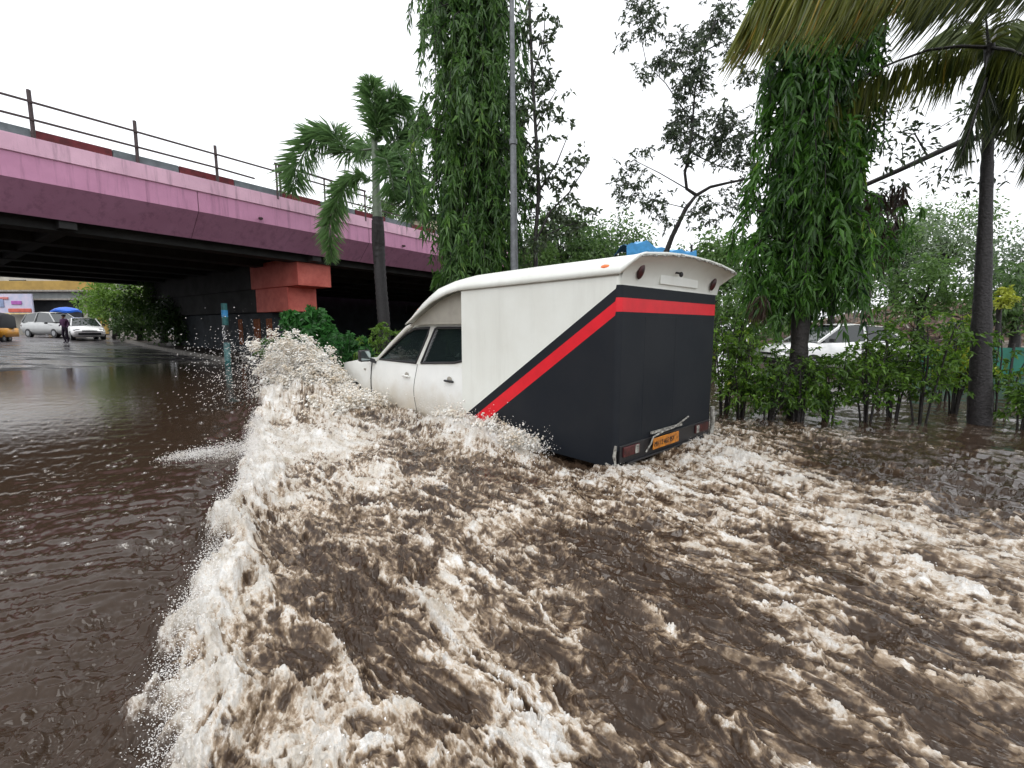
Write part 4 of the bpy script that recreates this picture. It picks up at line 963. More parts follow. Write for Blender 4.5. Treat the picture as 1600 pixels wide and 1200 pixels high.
# lamp pole beside the tall drooping tree
def build_pole():
    p = at(806, 418, 10.2); q_ = at(799, -60, 10.2)
    e = thing('lamp_post', (p.x, p.y, -.45), 0, 'tall tapering grey lamp post rising beside the drooping green tree column', 'lamp post')
    d = Vector((q_.x - p.x, 0, q_.z + .45)); d *= 1.12
    m = MB(); m.tube([d * k / 6 for k in range(7)], [.098, .092, .086, .072, .055, .048, .042], 14); m.build('shaft', M['pole'], e)
    m = MB(); m.tube([d * .2, d * .215], [.105, .105], 14); m.tube([d * .55, d * .56], [.09, .09], 14); m.build('collar', M['pole'], e)
    m = MB(); m.tube([d, d + Vector((.6, -.3, .3)), d + Vector((1.5, -.6, .35))], .03, 8); a = m.build('arm', M['pole'], e)
    m = MB(); m.ell(d + Vector((1.75, -.7, .33)), (.32, .13, .08)); m.build('lamp_head', M['pole'], a)
build_pole()
# ------------------------------------------------------------------ trees
def drooping_column(name, base, height, trunkr, prof, label, leafm, ntwig, nleaf, L, W, z0, lean=(0, 0), tl=(.7, 1.5), tone=.42, patch=1.0):
    e = thing(name, base, 0, label, 'tree'); lx, ly = lean
    ax = lambda z: Vector((lx * z / height, ly * z / height, z))
    trunkmesh([ax(height * k / 8) for k in range(9)], [trunkr * (1 - .45 * k / 8) for k in range(9)], M['bark'], e, (0, 0, 0), n=12)
    Lv = Leaves(); tw = MB()
    for i in range(ntwig):
        z = z0 + (height - z0) * rnd.random(); a = rnd.uniform(0, 2 * math.pi)
        r = float(np.interp(z, [p[0] for p in prof], [p[1] for p in prof])) * (1 + .22 * math.sin(3 * a + z * 1.7) + .12 * math.sin(7 * a - z * 3))
        cl = float(pn(np.array([a * 1.1 + 4]), np.array([z * .9]), 13)[0])
        if cl < -.38 and rnd.random() < .8 * patch: continue
        r *= rnd.uniform(.30, 1.08) * (1 + .22 * cl * patch); ln = rnd.uniform(*tl) * (1 + .3 * cl); ls = rnd.uniform(.7, 1.35)
        c = ax(z); d = Vector((math.cos(a), math.sin(a), 0))
        p0 = c + d * trunkr; p1 = c + d * r * .7 + Vector((0, 0, .10)); p2 = c + d * r + Vector((0, 0, -.25 * ln)); p3 = c + d * (r * 1.03) + Vector((rnd.uniform(-.08, .08), rnd.uniform(-.08, .08), -ln))
        if i % 3 == 0: tw.tube([p0, p1, p2, p3], [.02, .014, .008, .004], 4, cap=False)
        tn = tone + .22 * float(pn(np.array([a * 1.5]), np.array([z * 1.3]), 7)[0]) + .10 * rnd.uniform(-1, 1)
        spray(Lv, [p1, p2, p3], nleaf, L * ls, W * ls, tn, .42, .55, .55)
    tw.build('twigs', M['bark'], e); Lv.build('crown', leafm, e); return e
def tree_ashoka():
    b = at(742, 430, 11.5)
    prof = [(0, .6), (2.6, .72), (3.6, .95), (4.6, 1.12), (6.2, 1.22), (7.6, 1.18), (9.6, 1.0), (11.5, .6), (12.6, .2)]
    drooping_column('drooping_tree', (b.x, 11.5, -.45), 12.6, .17, prof, 'tall green column of drooping leaves standing left of the grey lamp post', M['asok'], 1500, 36, .175, .050, 1.7, tl=(.6, 1.5))
def tree_vine():
    b = at(1243, 655, 6.5)
    prof = [(0, .3), (1.7, .18), (2.1, .42), (2.6, .62), (3.4, .66), (4.6, .60), (6.0, .62), (8, .5)]
    e = drooping_column('creeper_clad_tree', (b.x, 6.5, -.45), 8.0, .125, prof, 'thick creeper clad tree with vivid hanging leaves just right of the van', M['ashok2'], 1150, 36, .115, .036, 2.45, lean=(-.15, 0), tl=(.35, .8), tone=.40, patch=.4)
    Lv = Leaves()   # skirt of leaves spreading to the right low in the crown, and a hanging tuft on the left
    for px, py, y, r, n in ((1350, 400, 6.3, .34, 260), (1390, 360, 6.4, .26, 170), (1310, 430, 6.2, .3, 240), (1215, 430, 6.3, .28, 220), (1260, 440, 6.2, .22, 170), (1190, 390, 6.5, .22, 130), (1340, 350, 6.4, .3, 200)):
        c = at(px, py, y) - e.location
        for k in range(int(n / 16)):
            p = c + Vector(rnd.gauss(0, r * .5) for _ in range(3)); spray(Lv, [p, p + Vector((rnd.uniform(-.12, .12), rnd.uniform(-.1, .1), -.05)), p + Vector((rnd.uniform(-.2, .2), 0, -.30))], 18, .12, .03, .4, .5, .5)
    Lv.build('low_skirt', M['ashok2'], e)
    Lv = Leaves(); c = at(1187, 470, 6.3) - e.location
    for k in range(14):
        p = c + Vector((rnd.gauss(0, .05), rnd.gauss(0, .05), .1)); spray(Lv, [p, p + Vector((0, 0, -.28))], 10, .12, .02, .7, .25, .9)
    Lv.build('dry_tuft', M['dead'], e)
def limb(mb, pts, r0, r1, n=7):
    mb.tube(pts, [r0 + (r1 - r0) * i / (len(pts) - 1) for i in range(len(pts))], n)
def tree_from_image(name, label, depth, trunk_px, r0, limbs, clumps, leafm, leaf=(.10, .045), tone=.4, base=None, twigs=True, dense=1.0):
    tb = at(*trunk_px[0], depth); b = Vector((tb.x, depth, -.45)) if base is None else base
    e = thing(name, b, 0, label, 'tree')
    pts = [Vector((0, 0, 0))] + [at(*p[:2], depth + (p[2] if len(p) > 2 else 0)) - b for p in trunk_px]
    rr = [r0 * (1 - .55 * i / (len(pts) - 1)) for i in range(len(pts))]
    trunkmesh(pts, rr, M['bark'], e, (0, 0, 0), n=10, rough=.10)
    mb = MB()
    for lp, ra, rb in limbs: limb(mb, [at(p[0], p[1], depth + (p[2] if len(p) > 2 else 0)) - b for p in lp], ra, rb)
    Lv = Leaves()
    for px, py, pr, n, *rest in clumps:
        dy = rest[0] if rest else rnd.uniform(-.5, .5)
        c = at(px, py, depth + dy) - b; rad = pr * depth / F
        for k in range(max(1, int(n * dense / 9))):
            o = Vector((rnd.gauss(0, rad * .5), rnd.gauss(0, rad * .5), rnd.gauss(0, rad * .42))); p = c + o
            q_ = p + Vector((rnd.uniform(-1, 1), rnd.uniform(-1, 1), rnd.uniform(-.7, .5))) * leaf[0] * 2.4
            if twigs: mb.tube([p, p.lerp(q_, .5) + Vector((0, 0, .02)), q_], [.006, .005, .003], 3, cap=False)
            spray(Lv, [p, p.lerp(q_, .5), q_], 9, leaf[0], leaf[1], tone, .7, .3, .5)
    if mb.v: mb.build('limbs', M['bark'], e)
    Lv.build('crown', leafm, e); return e
def tree_sparse_pole():
    tree_from_image('thin_leafy_tree', 'thin see-through tree with sparse round leaves right of the grey lamp post', 11.0,
        [(838, 440), (836, 380), (842, 300), (838, 220), (832, 120), (828, 30), (826, -40)], .06,
        [([(836, 380), (860, 330), (890, 300), (915, 260)], .03, .01), ([(842, 300), (870, 255), (888, 210)], .025, .008), ([(838, 240), (815, 210), (810, 190)], .02, .008), ([(832, 120), (850, 60), (852, 10)], .02, .008), ([(838, 200), (858, 160), (870, 140)], .02, .006), ([(850, 370), (885, 352), (930, 345)], .02, .006)],
        [(838, 40, 22, 60), (850, 60, 16, 60), (845, 100, 14, 40), (860, 28, 12, 24), (838, 128, 12, 40), (862, 118, 14, 40), (822, 140, 14, 40), (835, 165, 18, 90), (852, 175, 12, 40), (870, 145, 10, 18), (888, 185, 12, 26), (862, 215, 14, 34), (880, 190, 10, 20), (826, 230, 20, 60), (840, 262, 20, 90), (830, 290, 22, 110), (855, 280, 18, 70), (895, 255, 15, 60), (905, 240, 10, 24), (888, 290, 16, 60), (878, 320, 18, 70), (845, 330, 20, 80), (915, 330, 18, 60), (868, 355, 24, 120), (900, 345, 18, 60), (835, 385, 22, 110), (815, 180, 12, 30), (812, 320, 14, 40)],
        M['sparse'], (.14, .075), .45, dense=1.4)
def tree_leaning():
    D = 9.2
    tree_from_image('leaning_tree', 'dark leaning tree with ragged leaf clumps behind the van roof and left of the creeper', D,
        [(1038, 402), (1050, 370), (1072, 325), (1088, 305)], .065,
        [([(1088, 305), (1073, 295), (1070, 270), (1078, 235), (1082, 190), (1086, 140), (1100, 80), (1122, 20)], .035, .010), ([(1088, 305), (1110, 292), (1140, 285), (1190, 275)], .035, .02), ([(1082, 240), (1120, 258), (1160, 268)], .014, .006),
         ([(1082, 190), (1060, 160), (1040, 130), (1010, 100)], .016, .005), ([(1086, 140), (1050, 90), (1075, 40)], .014, .005), ([(1100, 80), (1140, 60), (1170, 40)], .014, .005), ([(1073, 295), (1030, 270), (990, 250), (965, 265)], .012, .004), ([(1072, 325), (1030, 315), (985, 300)], .010, .004), ([(1010, 100), (1000, 50), (985, 10)], .008, .003)],
        [(1070, 185, 26, 170), (1055, 210, 22, 110), (1085, 215, 22, 110), (1130, 195, 30, 190), (1155, 225, 26, 160), (1120, 230, 24, 120), (1075, 245, 16, 60), (1090, 110, 22, 130), (1075, 130, 24, 140), (1060, 75, 22, 110), (1045, 100, 16, 60), (1110, 45, 20, 110), (1130, 25, 22, 120), (1095, 70, 18, 80), (1010, 30, 22, 100), (1000, 12, 20, 70), (975, 60, 12, 30), (1020, 45, 14, 40), (1035, 95, 12, 40), (1005, 120, 14, 40), (1150, 80, 20, 90), (1165, 120, 18, 70), (1000, 235, 14, 30), (985, 265, 18, 50), (965, 285, 16, 50), (995, 300, 14, 40), (1015, 322, 14, 40), (1030, 315, 14, 40), (970, 310, 14, 30), (1045, 345, 16, 44), (1090, 330, 16, 44), (1110, 315, 16, 40), (1150, 300, 20, 80), (1140, 330, 18, 50), (1010, 270, 12, 20), (1100, 350, 12, 26), (1160, 250, 20, 90)],
        M['sparse'], (.088, .036), .34, dense=3.4)
def frond(Lv, mb, p0, d0, length, sag, ll, nl, width, tone=.5, plume=False, hang=.7, r=.02, up=Vector((0, 0, 1)), n=14, side=None):
    """one palm frond: arching rachis with leaflets; plume = leaflets all round"""
    pts = []; p = Vector(p0); d = Vector(d0).normalized(); st = length / n
    for i in range(n + 1):
        pts.append(p.copy()); p = p + d * st; d = (d + Vector((0, 0, -sag / n))).normalized()
    mb.tube(pts, [r * (1 - .85 * i / n) for i in range(n + 1)], 5, cap=False)
    A = np.array([list(q) for q in pts]); t = np.sort(RG.uniform(.10, 1.0, nl)) * n; i = np.minimum(t.astype(int), n - 1); f = (t - i)[:, None]
    P = A[i] * (1 - f) + A[i + 1] * f; D = unit(A[i + 1] - A[i]); s = unit(np.cross(D, np.array([0, 0, 1.0]) + 1e-4)); u = np.cross(s, D)
    fr = t / n; ls = ll * np.clip(np.minimum(fr * 3 + .35, (1.08 - fr) * 2.2), .18, 1)
    if plume: a = RG.uniform(0, 2 * math.pi, nl)[:, None]; N = s * np.cos(a) + u * np.sin(a); DD = D * .55 + N; dr = .12
    else:
        sg = np.where(RG.uniform(size=nl) < .5, -1, 1)[:, None] if side is None else side; DD = D * .55 + s * sg * (1 - .25 * hang) + u * .25 + np.array([0, 0, -hang]); dr = .35 * hang + .1
    Lv.add(P, DD + rv(nl, .07), ls * RG.uniform(.85, 1.1, nl), width, tone + RG.normal(size=nl) * .14, dr)
    return pts
def foxtail():
    D = 14.5; b = at(599, 505, D); top = at(592, 235, D)
    e = thing('foxtail_palm', (b.x, D, -.45), 0, 'foxtail palm with a ringed dark trunk and bushy plume fronds in front of the flyover', 'palm')
    O = Vector(e.location); P = lambda px, py, dy=0: at(px, py, D + dy) - O
    trunkmesh([Vector((0, 0, 0)), P(600, 505), P(594, 430), P(590, 340)], [.20, .19, .18, .17], M['barkpalm'], e, (0, 0, 0), n=16, ring=.05, rough=.03)
    sb = MB(); sb.tube([P(590, 342), P(588, 300), P(586, 250), P(584, 215)], [.15, .12, .10, .07], 12); sb.build('crownshaft', M['barkgrey'], e)
    # skirt of dry sheath fibres
    m = MB()
    for k in range(26):
        a = 2 * math.pi * k / 26; c = P(590, 345); m.tube([c + Vector((.15 * math.cos(a), .15 * math.sin(a), 0)), c + Vector((.17 * math.cos(a), .17 * math.sin(a), -.4 - .3 * rnd.random())), c + Vector((.165 * math.cos(a), .165 * math.sin(a), -.8 - .7 * rnd.random()))], [.03, .03, .01], 4)
    m.build('dry_sheath', M['bark'], e)
    cen = P(586, 232)
    def plume(name_pts, ll, nl, tone=.45):
        Lv = Leaves(); mb = MB(); pts = [Vector(p) for p in name_pts]
        # resample
        out = []
        for i in range(len(pts) - 1):
            for k in range(6): out.append(pts[i].lerp(pts[i + 1], k / 6))
        out.append(pts[-1]); n = len(out) - 1
        mb.tube(out, [.035 * (1 - .8 * i / n) for i in range(n + 1)], 5, cap=False)
        A = np.array([list(q) for q in out]); t = RG.uniform(.07, 1, nl) * n; i = np.minimum(t.astype(int), n - 1); f = (t - i)[:, None]
        Pp = A[i] * (1 - f) + A[i + 1] * f; Dd = unit(A[i + 1] - A[i]); a = RG.uniform(0, 2 * math.pi, nl)[:, None]; s = unit(np.cross(Dd, [0.03, .05, 1.0])); u = np.cross(s, Dd)
        fr = t / n; ls = ll * np.clip(np.minimum((fr - .0) * 4, (1.12 - fr) * 3), .3, 1)
        Lv.add(Pp, Dd * .55 + s * np.cos(a) + u * np.sin(a) + rv(nl, .12), ls * RG.uniform(.8, 1.25, nl), .040, tone + RG.normal(size=nl) * .16, .28)
        o = Lv.build('frond', M['fox'], e); mb.build('rachis', M['barkgrey'], o)
    plume([cen, P(540, 238), P(520, 205), P(490, 215), P(462, 262), P(455, 300)], .74, 650, .55)
    plume([P(588, 285), P(556, 272), P(528, 305), P(515, 350), P(518, 408)], .52, 800, .65)
    plume([cen, P(588, 190), P(584, 150), P(576, 122)], .62, 560, .6)
    plume([cen, P(596, 190), P(606, 160), P(622, 150), P(634, 170)], .58, 560, .5)
    plume([cen, P(606, 235), P(628, 205), P(650, 190), P(672, 188)], .62, 650)
    plume([P(590, 245), P(622, 240, -.6), P(640, 270, -1), P(645, 305, -1.2), P(650, 340, -1.2)], .70, 480, .5)
    plume([P(590, 245), P(604, 250, -1), P(612, 280, -1.5), P(618, 310, -1.6)], .6, 300, .45)
    plume([P(590, 240), P(580, 232, 1), P(565, 222, 1.6), P(560, 250, 2.2)], .6, 260, .5)
def coconut_right():
    D = 6.1; b = at(1530, 668, D)
    e = thing('slender_palm', (b.x, D, -.45), 0, 'slender dark palm trunk with ragged fronds near the right edge of the verge', 'palm')
    O = Vector(e.location); P = lambda px, py, dy=0: at(px, py, D + dy) - O
    trunkmesh([Vector((0.02, 0, 0)), P(1530, 668), P(1534, 500), P(1540, 330), P(1545, 180), P(1546, 70)], [.135, .128, .10, .068, .058, .05], M['barkpalm'], e, (0, 0, 0), n=14, ring=.03, rough=.05)
    c = P(1546, 78)
    def fr_px(path, ll, nl, w, mt, tone, hang=.9, r=.022):
        Lv = Leaves(); mb = MB(); pts = [P(*p) for p in path]; out = []
        for i in range(len(pts) - 1):
            for k in range(5): out.append(pts[i].lerp(pts[i + 1], k / 5))
        out.append(pts[-1]); n = len(out) - 1; mb.tube(out, [r * (1 - .7 * i / n) for i in range(n + 1)], 5, cap=False)
        A = np.array([list(q) for q in out]); t = RG.uniform(.06, 1, nl) * n; i = np.minimum(t.astype(int), n - 1); f = (t - i)[:, None]
        Pp = A[i] * (1 - f) + A[i + 1] * f; Dd = unit(A[i + 1] - A[i]); s = unit(np.cross(Dd, [0.01, .02, 1.0])) * np.where(RG.uniform(size=nl) < .5, -1, 1)[:, None]
        fr = t / n; ls = ll * np.clip(np.minimum(fr * 4 + .4, (1.1 - fr) * 3), .3, 1)
        Lv.add(Pp, Dd * .35 + s * (1.1 - hang) + np.array([0, 0, -hang]) + rv(nl, .10), ls * RG.uniform(.7, 1.1, nl), w, tone + RG.normal(size=nl) * .18, .25)
        o = Lv.build('frond', mt, e); mb.build('rachis', M['bark'], o)
    fr_px([(1546, 74), (1500, 72), (1450, 78), (1400, 96), (1350, 118), (1310, 150), (1290, 190, -.3)], .66, 400, .024, M['coco'], .42)
    fr_px([(1546, 74), (1580, 78, -.3), (1620, 95, -.6), (1680, 140, -.8)], .62, 260, .024, M['coco'], .35, .7)
    fr_px([(1546, 80), (1590, 120, .2), (1630, 190, .3), (1650, 260, .3)], .62, 380, .028, M['cocodark'], .4, .5)
    fr_px([(1546, 76), (1530, 40, .5), (1500, 30, 1.0), (1460, 60, 1.5)], .55, 200, .024, M['cocodark'], .5, .6)
    fr_px([(1546, 76), (1560, 40, .4), (1590, 30, .8), (1630, 50, 1)], .5, 160, .028, M['cocodark'], .5, .6)
    fr_px([(1546, 80), (1540, 130, -.2), (1520, 190, -.3), (1500, 250, -.3)], .46, 200, .022, M['cocodark'], .3, .8)
    fr_px([(1546, 76), (1542, 45), (1540, 20)], .3, 60, .03, M['coco'], .5, .1)
def dead_limb_tree():
    # tree off the right edge whose long bare limb reaches in behind the creeper tree
    D = 6.9; b = Vector((9.3, D, -.45))
    e = thing('bare_limbed_tree', b, 0, 'long dark bare limb arching in from the right with withered hanging leaves', 'tree')
    P = lambda px, py, dy=0: at(px, py, D + dy) - b
    trunkmesh([Vector((0, 0, 0)), Vector((0, 0, 2.2)), Vector((-.15, 0, 3.9)), Vector((-.1, 0, 5.5))], [.2, .17, .13, .08], M['bark'], e, (0, 0, 0))
    m = MB(); limb(m, [Vector((-.1, 0, 3.6)), P(1640, 196), P(1600, 203), P(1545, 210), P(1500, 222), P(1450, 245), P(1400, 268), P(1350, 290), P(1315, 305)], .055, .028, 9)
    limb(m, [P(1545, 210), P(1580, 225), P(1620, 250)], .02, .01); limb(m, [P(1450, 245), P(1430, 210), P(1400, 205)], .014, .005); limb(m, [P(1600, 160), P(1555, 175), P(1500, 180), P(1450, 210)], .012, .005); limb(m, [P(1500, 222), P(1490, 250), P(1470, 280)], .012, .005)
    m.build('limb', M['bark'], e)
    Lv = Leaves()
    for px, py, s, n in ((1320, 300, 26, 14), (1350, 300, 24, 16), (1380, 292, 24, 14), (1335, 320, 20, 14), (1410, 280, 18, 8), (1300, 330, 20, 12), (1365, 330, 20, 12)):
        for k in range(n):
            p = P(px + rnd.gauss(0, s * .5), py + rnd.gauss(0, 8), rnd.uniform(-.2, .2)); spray(Lv, [p, p + Vector((rnd.uniform(-.05, .05), 0, -.25)), p + Vector((rnd.uniform(-.08, .08), 0, -.6 - .3 * rnd.random()))], 12, .2, .028, .4, .3, .9)
    Lv.build('withered_leaves', M['dead'], e)
    Lv = Leaves()
    for px, py, s, n in ((1400, 205, 30, 70), (1440, 215, 26, 60), (1360, 215, 26, 60), (1460, 280, 20, 30), (1560, 265, 26, 26), (1500, 290, 22, 30), (1395, 300, 20, 50), (1580, 200, 30, 30), (1430, 240, 20, 30), (1480, 260, 20, 36), (1390, 250, 16, 20)):
        cluster(Lv, P(px, py, rnd.uniform(-.3, .4)), s * D / F * 1.1, n, .10, .04, .35)
    Lv.build('sparse_leaves', M['sparse'], e)
    Lv = Leaves(); mb = MB(); top = Vector((-.1, 0, 5.4))
    for k in range(34):
        d = Vector((abs(rnd.gauss(0, 1)) * 1.1 - .35, rnd.gauss(0, .9), abs(rnd.gauss(0, .8)) - .2)); mb.tube([top - Vector((0, 0, .8)), top + d * .5, top + d], [.05, .025, .008], 5, cap=False); cluster(Lv, top + d, .45, 90, .13, .055, .35)
    mb.build('branches', M['bark'], e); Lv.build('crown', M['sparse'], e)
def overhead_palm():
    # coconut palm standing just outside the frame on the right, its fronds hang into the top of the view
    b = Vector((8.4, 4.6, -.45))
    e = thing('coconut_palm', b, 0, 'coconut palm leaning over from the right with long yellowing fronds across the top', 'palm')
    trunkmesh([Vector((0, 0, 0)), Vector((.1, 0, 2)), Vector((0, 0, 4.4)), Vector((-.3, 0, 6.2))], [.2, .17, .15, .14], M['barkpalm'], e, (0, 0, 0), n=14, ring=.03)
    def fr(path, ll, nl, w, tone, drift, mt='coco'):
        Lv = Leaves(); mb = MB(); pts = [p if isinstance(p, Vector) else at(*p) - b for p in path]; out = []
        for i in range(len(pts) - 1):
            for k in range(6): out.append(pts[i].lerp(pts[i + 1], k / 6))
        out.append(pts[-1]); n = len(out) - 1; mb.tube(out, [.03 * (1 - .75 * i / n) for i in range(n + 1)], 6, cap=False)
        A = np.array([list(q) for q in out]); t = RG.uniform(.15, 1, nl) * n; i = np.minimum(t.astype(int), n - 1); f = (t - i)[:, None]
        Pp = A[i] * (1 - f) + A[i + 1] * f; Dd = unit(A[i + 1] - A[i])
        fr_ = t / n; ls = ll * np.clip(np.minimum(fr_ * 4 + .4, (1.1 - fr_) * 3), .35, 1)
        sg = np.where(RG.uniform(size=nl) < .5, -1, 1)[:, None]; s = unit(np.cross(Dd, [0.01, .02, 1.0]))
        Lv.add(Pp, Dd * .25 + s * sg * .28 + np.array(drift) + rv(nl, .06), ls * RG.uniform(.75, 1.1, nl), w, tone + RG.normal(size=nl) * .22, .15)
        o = Lv.build('frond', M[mt], e); mb.build('rachis', M['barkgrey'], o)
    top = Vector((-.3, 0, 6.2))
    fr([top, (1700, -190, 4.4), (1480, -150, 4.2), (1330, -90, 4.0), (1230, -50, 3.9), (1185, -5, 3.8)], .86, 520, .026, .62, (-.45, 0, -.9))
    fr([top, (1680, -160, 5.0), (1500, -110, 5.0), (1380, -70, 5.0), (1270, -40, 5.0)], .92, 420, .026, .55, (-.4, 0, -.9))
    fr([top, (1720, -120, 5.4), (1600, -70, 5.6), (1500, -45, 5.8), (1420, -10, 5.8)], .95, 260, .024, .5, (-.5, 0, -.8), 'cocodark')
    fr([top, (1700, -60, 5.6), (1620, 20, 5.8), (1590, 110, 5.8), (1580, 200, 5.8)], .8, 180, .024, .45, (-.35, 0, -.9), 'cocodark')
tree_ashoka(); tree_vine(); tree_sparse_pole(); tree_leaning(); foxtail(); coconut_right(); dead_limb_tree(); overhead_palm()

# ------------------------------------------------------------------ verge shrubs
def shrub(x, y, ht, wd, label, tone=.4, group='shrubs standing in the flooded verge', name='shrub', lm='shrub', leaf=(.075, .03), n=70, base=-.2, cat='shrub', fill=0):
    e = thing(name, (x, y, base), 0, label, cat, group); st = MB(); Lv = Leaves(); H_ = ht - base
    for k in range(rnd.randint(5, 8)):
        a = rnd.uniform(0, 2 * math.pi); r = wd * rnd.uniform(.15, .6); d = Vector((math.cos(a) * r, math.sin(a) * r, 0))
        hh = H_ * rnd.uniform(.65, 1.0); p = [Vector((d.x * .15, d.y * .15, 0)), d * .35 + Vector((0, 0, hh * .35)), d * .7 + Vector((rnd.uniform(-.05, .05), 0, hh * .7)), d + Vector((0, 0, hh))]
        st.tube(p, [.016, .013, .009, .004], 5, cap=False)
        for j in range(9):
            f = .38 + .62 * (j + rnd.random()) / 9; q_ = p[0].lerp(p[3], f) + (d * .1); t = q_ + Vector((rnd.uniform(-1, 1), rnd.uniform(-1, 1), rnd.uniform(-.1, .45))) * wd * .55
            st.tube([q_, q_.lerp(t, .5) + Vector((0, 0, .03)), t], [.006, .005, .002], 3, cap=False)
            spray(Lv, [q_, q_.lerp(t, .5) + Vector((0, 0, .03)), t, t + Vector((rnd.uniform(-.1, .1), rnd.uniform(-.1, .1), -.06))], int(n / 5.0), leaf[0], leaf[1], tone + rnd.uniform(-.15, .15), .6, .3)
    st.build('stems', M['bark'], e); Lv.build('foliage', M[lm], e); return e
def build_shrubs():
    spec = [(1135, 6.9, 1.75, .55, 'narrow pale green shrub reaching up right behind the rear of the van', .55), (1165, 6.6, 1.25, .5, 'thin open shrub between the van and the creeper clad trunk', .45), (1205, 6.3, .95, .5, 'low dark shrub at the left foot of the creeper clad trunk', .3),
            (1255, 6.2, 1.00, .55, 'shrub wrapped round the right foot of the creeper clad trunk', .35), (1305, 6.4, 1.10, .6, 'dense dark shrub in front of the white car, first right of the creeper trunk', .35), (1365, 6.3, 1.5, .6, 'dense green shrub in front of the tail of the white car', .38),
            (1405, 6.6, 1.62, .65, 'taller shrub halfway between the creeper trunk and the slender palm', .45), (1450, 6.2, 1.42, .6, 'broad dark shrub just left of the slender palm trunk', .35), (1500, 6.9, 1.62, .55, 'shrub with yellowish tips close behind the slender palm trunk', .75),
            (1570, 6.7, 1.5, .6, 'shrub just right of the slender palm trunk', .4), (1610, 5.9, .85, .5, 'low shrub cut by the right edge of the photo', .35), (1230, 7.6, 1.1, .6, 'shrub behind the creeper clad trunk, farther into the verge', .4), (1380, 7.8, 1.15, .7, 'shrub farther back, close to the flank of the white car', .45), (1480, 8.2, 1.3, .7, 'shrub farther back in front of the green hoarding', .4)]
    for px, y, ht, wd, lb, tn in spec: c = at(px, 560, y); shrub(c.x, y, ht, wd, lb, tn, n=100, leaf=(.082, .036))
    g = 'bushes below the flyover'
    def bush(px, py, y, rad, n, leaf, lm, label, tone, hz=1):
        c = at(px, py, y); e = thing('bush', (c.x, y, -.1), 0, label, 'bush', g); Lv = Leaves(); st = MB()
        for k in range(int(n / 20)):
            o_ = Vector((rnd.gauss(0, rad * .45), rnd.gauss(0, rad * .4), 0)); zt = (c.z + .1) * (1 - .45 * (o_.length / rad) ** 2) * rnd.uniform(.35, 1.02)
            p = Vector((o_.x, o_.y, max(.2, zt))); st.tube([Vector((o_.x * .2, o_.y * .2, 0)), p], [.012, .004], 3, cap=False)
            spray(Lv, [p - Vector((0, 0, .25)), p, p + Vector((rnd.uniform(-.2, .2), rnd.uniform(-.3, .1), -.05))], 20, leaf[0], leaf[1], tone, .8, .35)
        st.build('stems', M['bark'], e); Lv.build('foliage', M[lm], e)
    bush(478, 478, 14.8, 1.25, 1500, (.26, .14), 'bushbig', 'big leaved bright green bush below the salmon pier cap', .5)
    bush(535, 515, 13.6, 1.1, 1300, (.2, .09), 'bushbig', 'dark green bush between the pier cap bush and the foxtail palm', .35)
    bush(440, 520, 14.0, .8, 600, (.16, .07), 'bushlime', 'small lime green bush at the left end of the bushes below the pier', .3)
    bush(598, 500, 13.2, .85, 1000, (.13, .05), 'bushlime', 'feathery yellow green bush at the foot of the foxtail palm', .6)
    bush(640, 540, 13.0, .8, 600, (.13, .05), 'bushbig', 'dark bush hidden behind the cab of the van', .3)
build_shrubs()
M['limetip'] = leafmat('yellow_blossom', (.10, .16, .02), (.42, .46, .05))
# ------------------------------------------------------------------ far trees
def far_tree(px, py, y, rad, n, lm, label, leaf=.22, tone=.45, flat=.8, group='trees in the distance'):
    c = at(px, py, y); gz = float(terrain(np.array(c.x), np.array(y))); e = thing('leafy_tree', (c.x, y, gz), 0, label, 'tree', group)
    hz = c.z - gz; trunkmesh([Vector((0, 0, 0)), Vector((.1, 0, hz * .5)), Vector((0, 0, hz))], [rad * .07 + .08, rad * .06 + .05, .05], M['bark'], e, (0, 0, 0), n=8)
    Lv = Leaves(); mb = MB()
    n = int(n * 1.6); leaf *= 1.15
    for k in range(max(8, int(n / 55))):
        d = Vector((rnd.gauss(0, 1), rnd.gauss(0, 1), rnd.gauss(0, 1))).normalized() * rnd.uniform(.35, 1) * rad; d.z *= flat; p = Vector((0, 0, hz)) + d
        if k % 4 == 0: mb.tube([Vector((0, 0, hz * .75)), Vector((0, 0, hz)) + d * .5, p], [.05, .03, .01], 4, cap=False)
        cluster(Lv, p, rad * .28, 55, leaf, leaf * .45, tone + rnd.uniform(-.2, .2))
    mb.build('limbs', M['bark'], e); Lv.build('crown', M[lm], e)
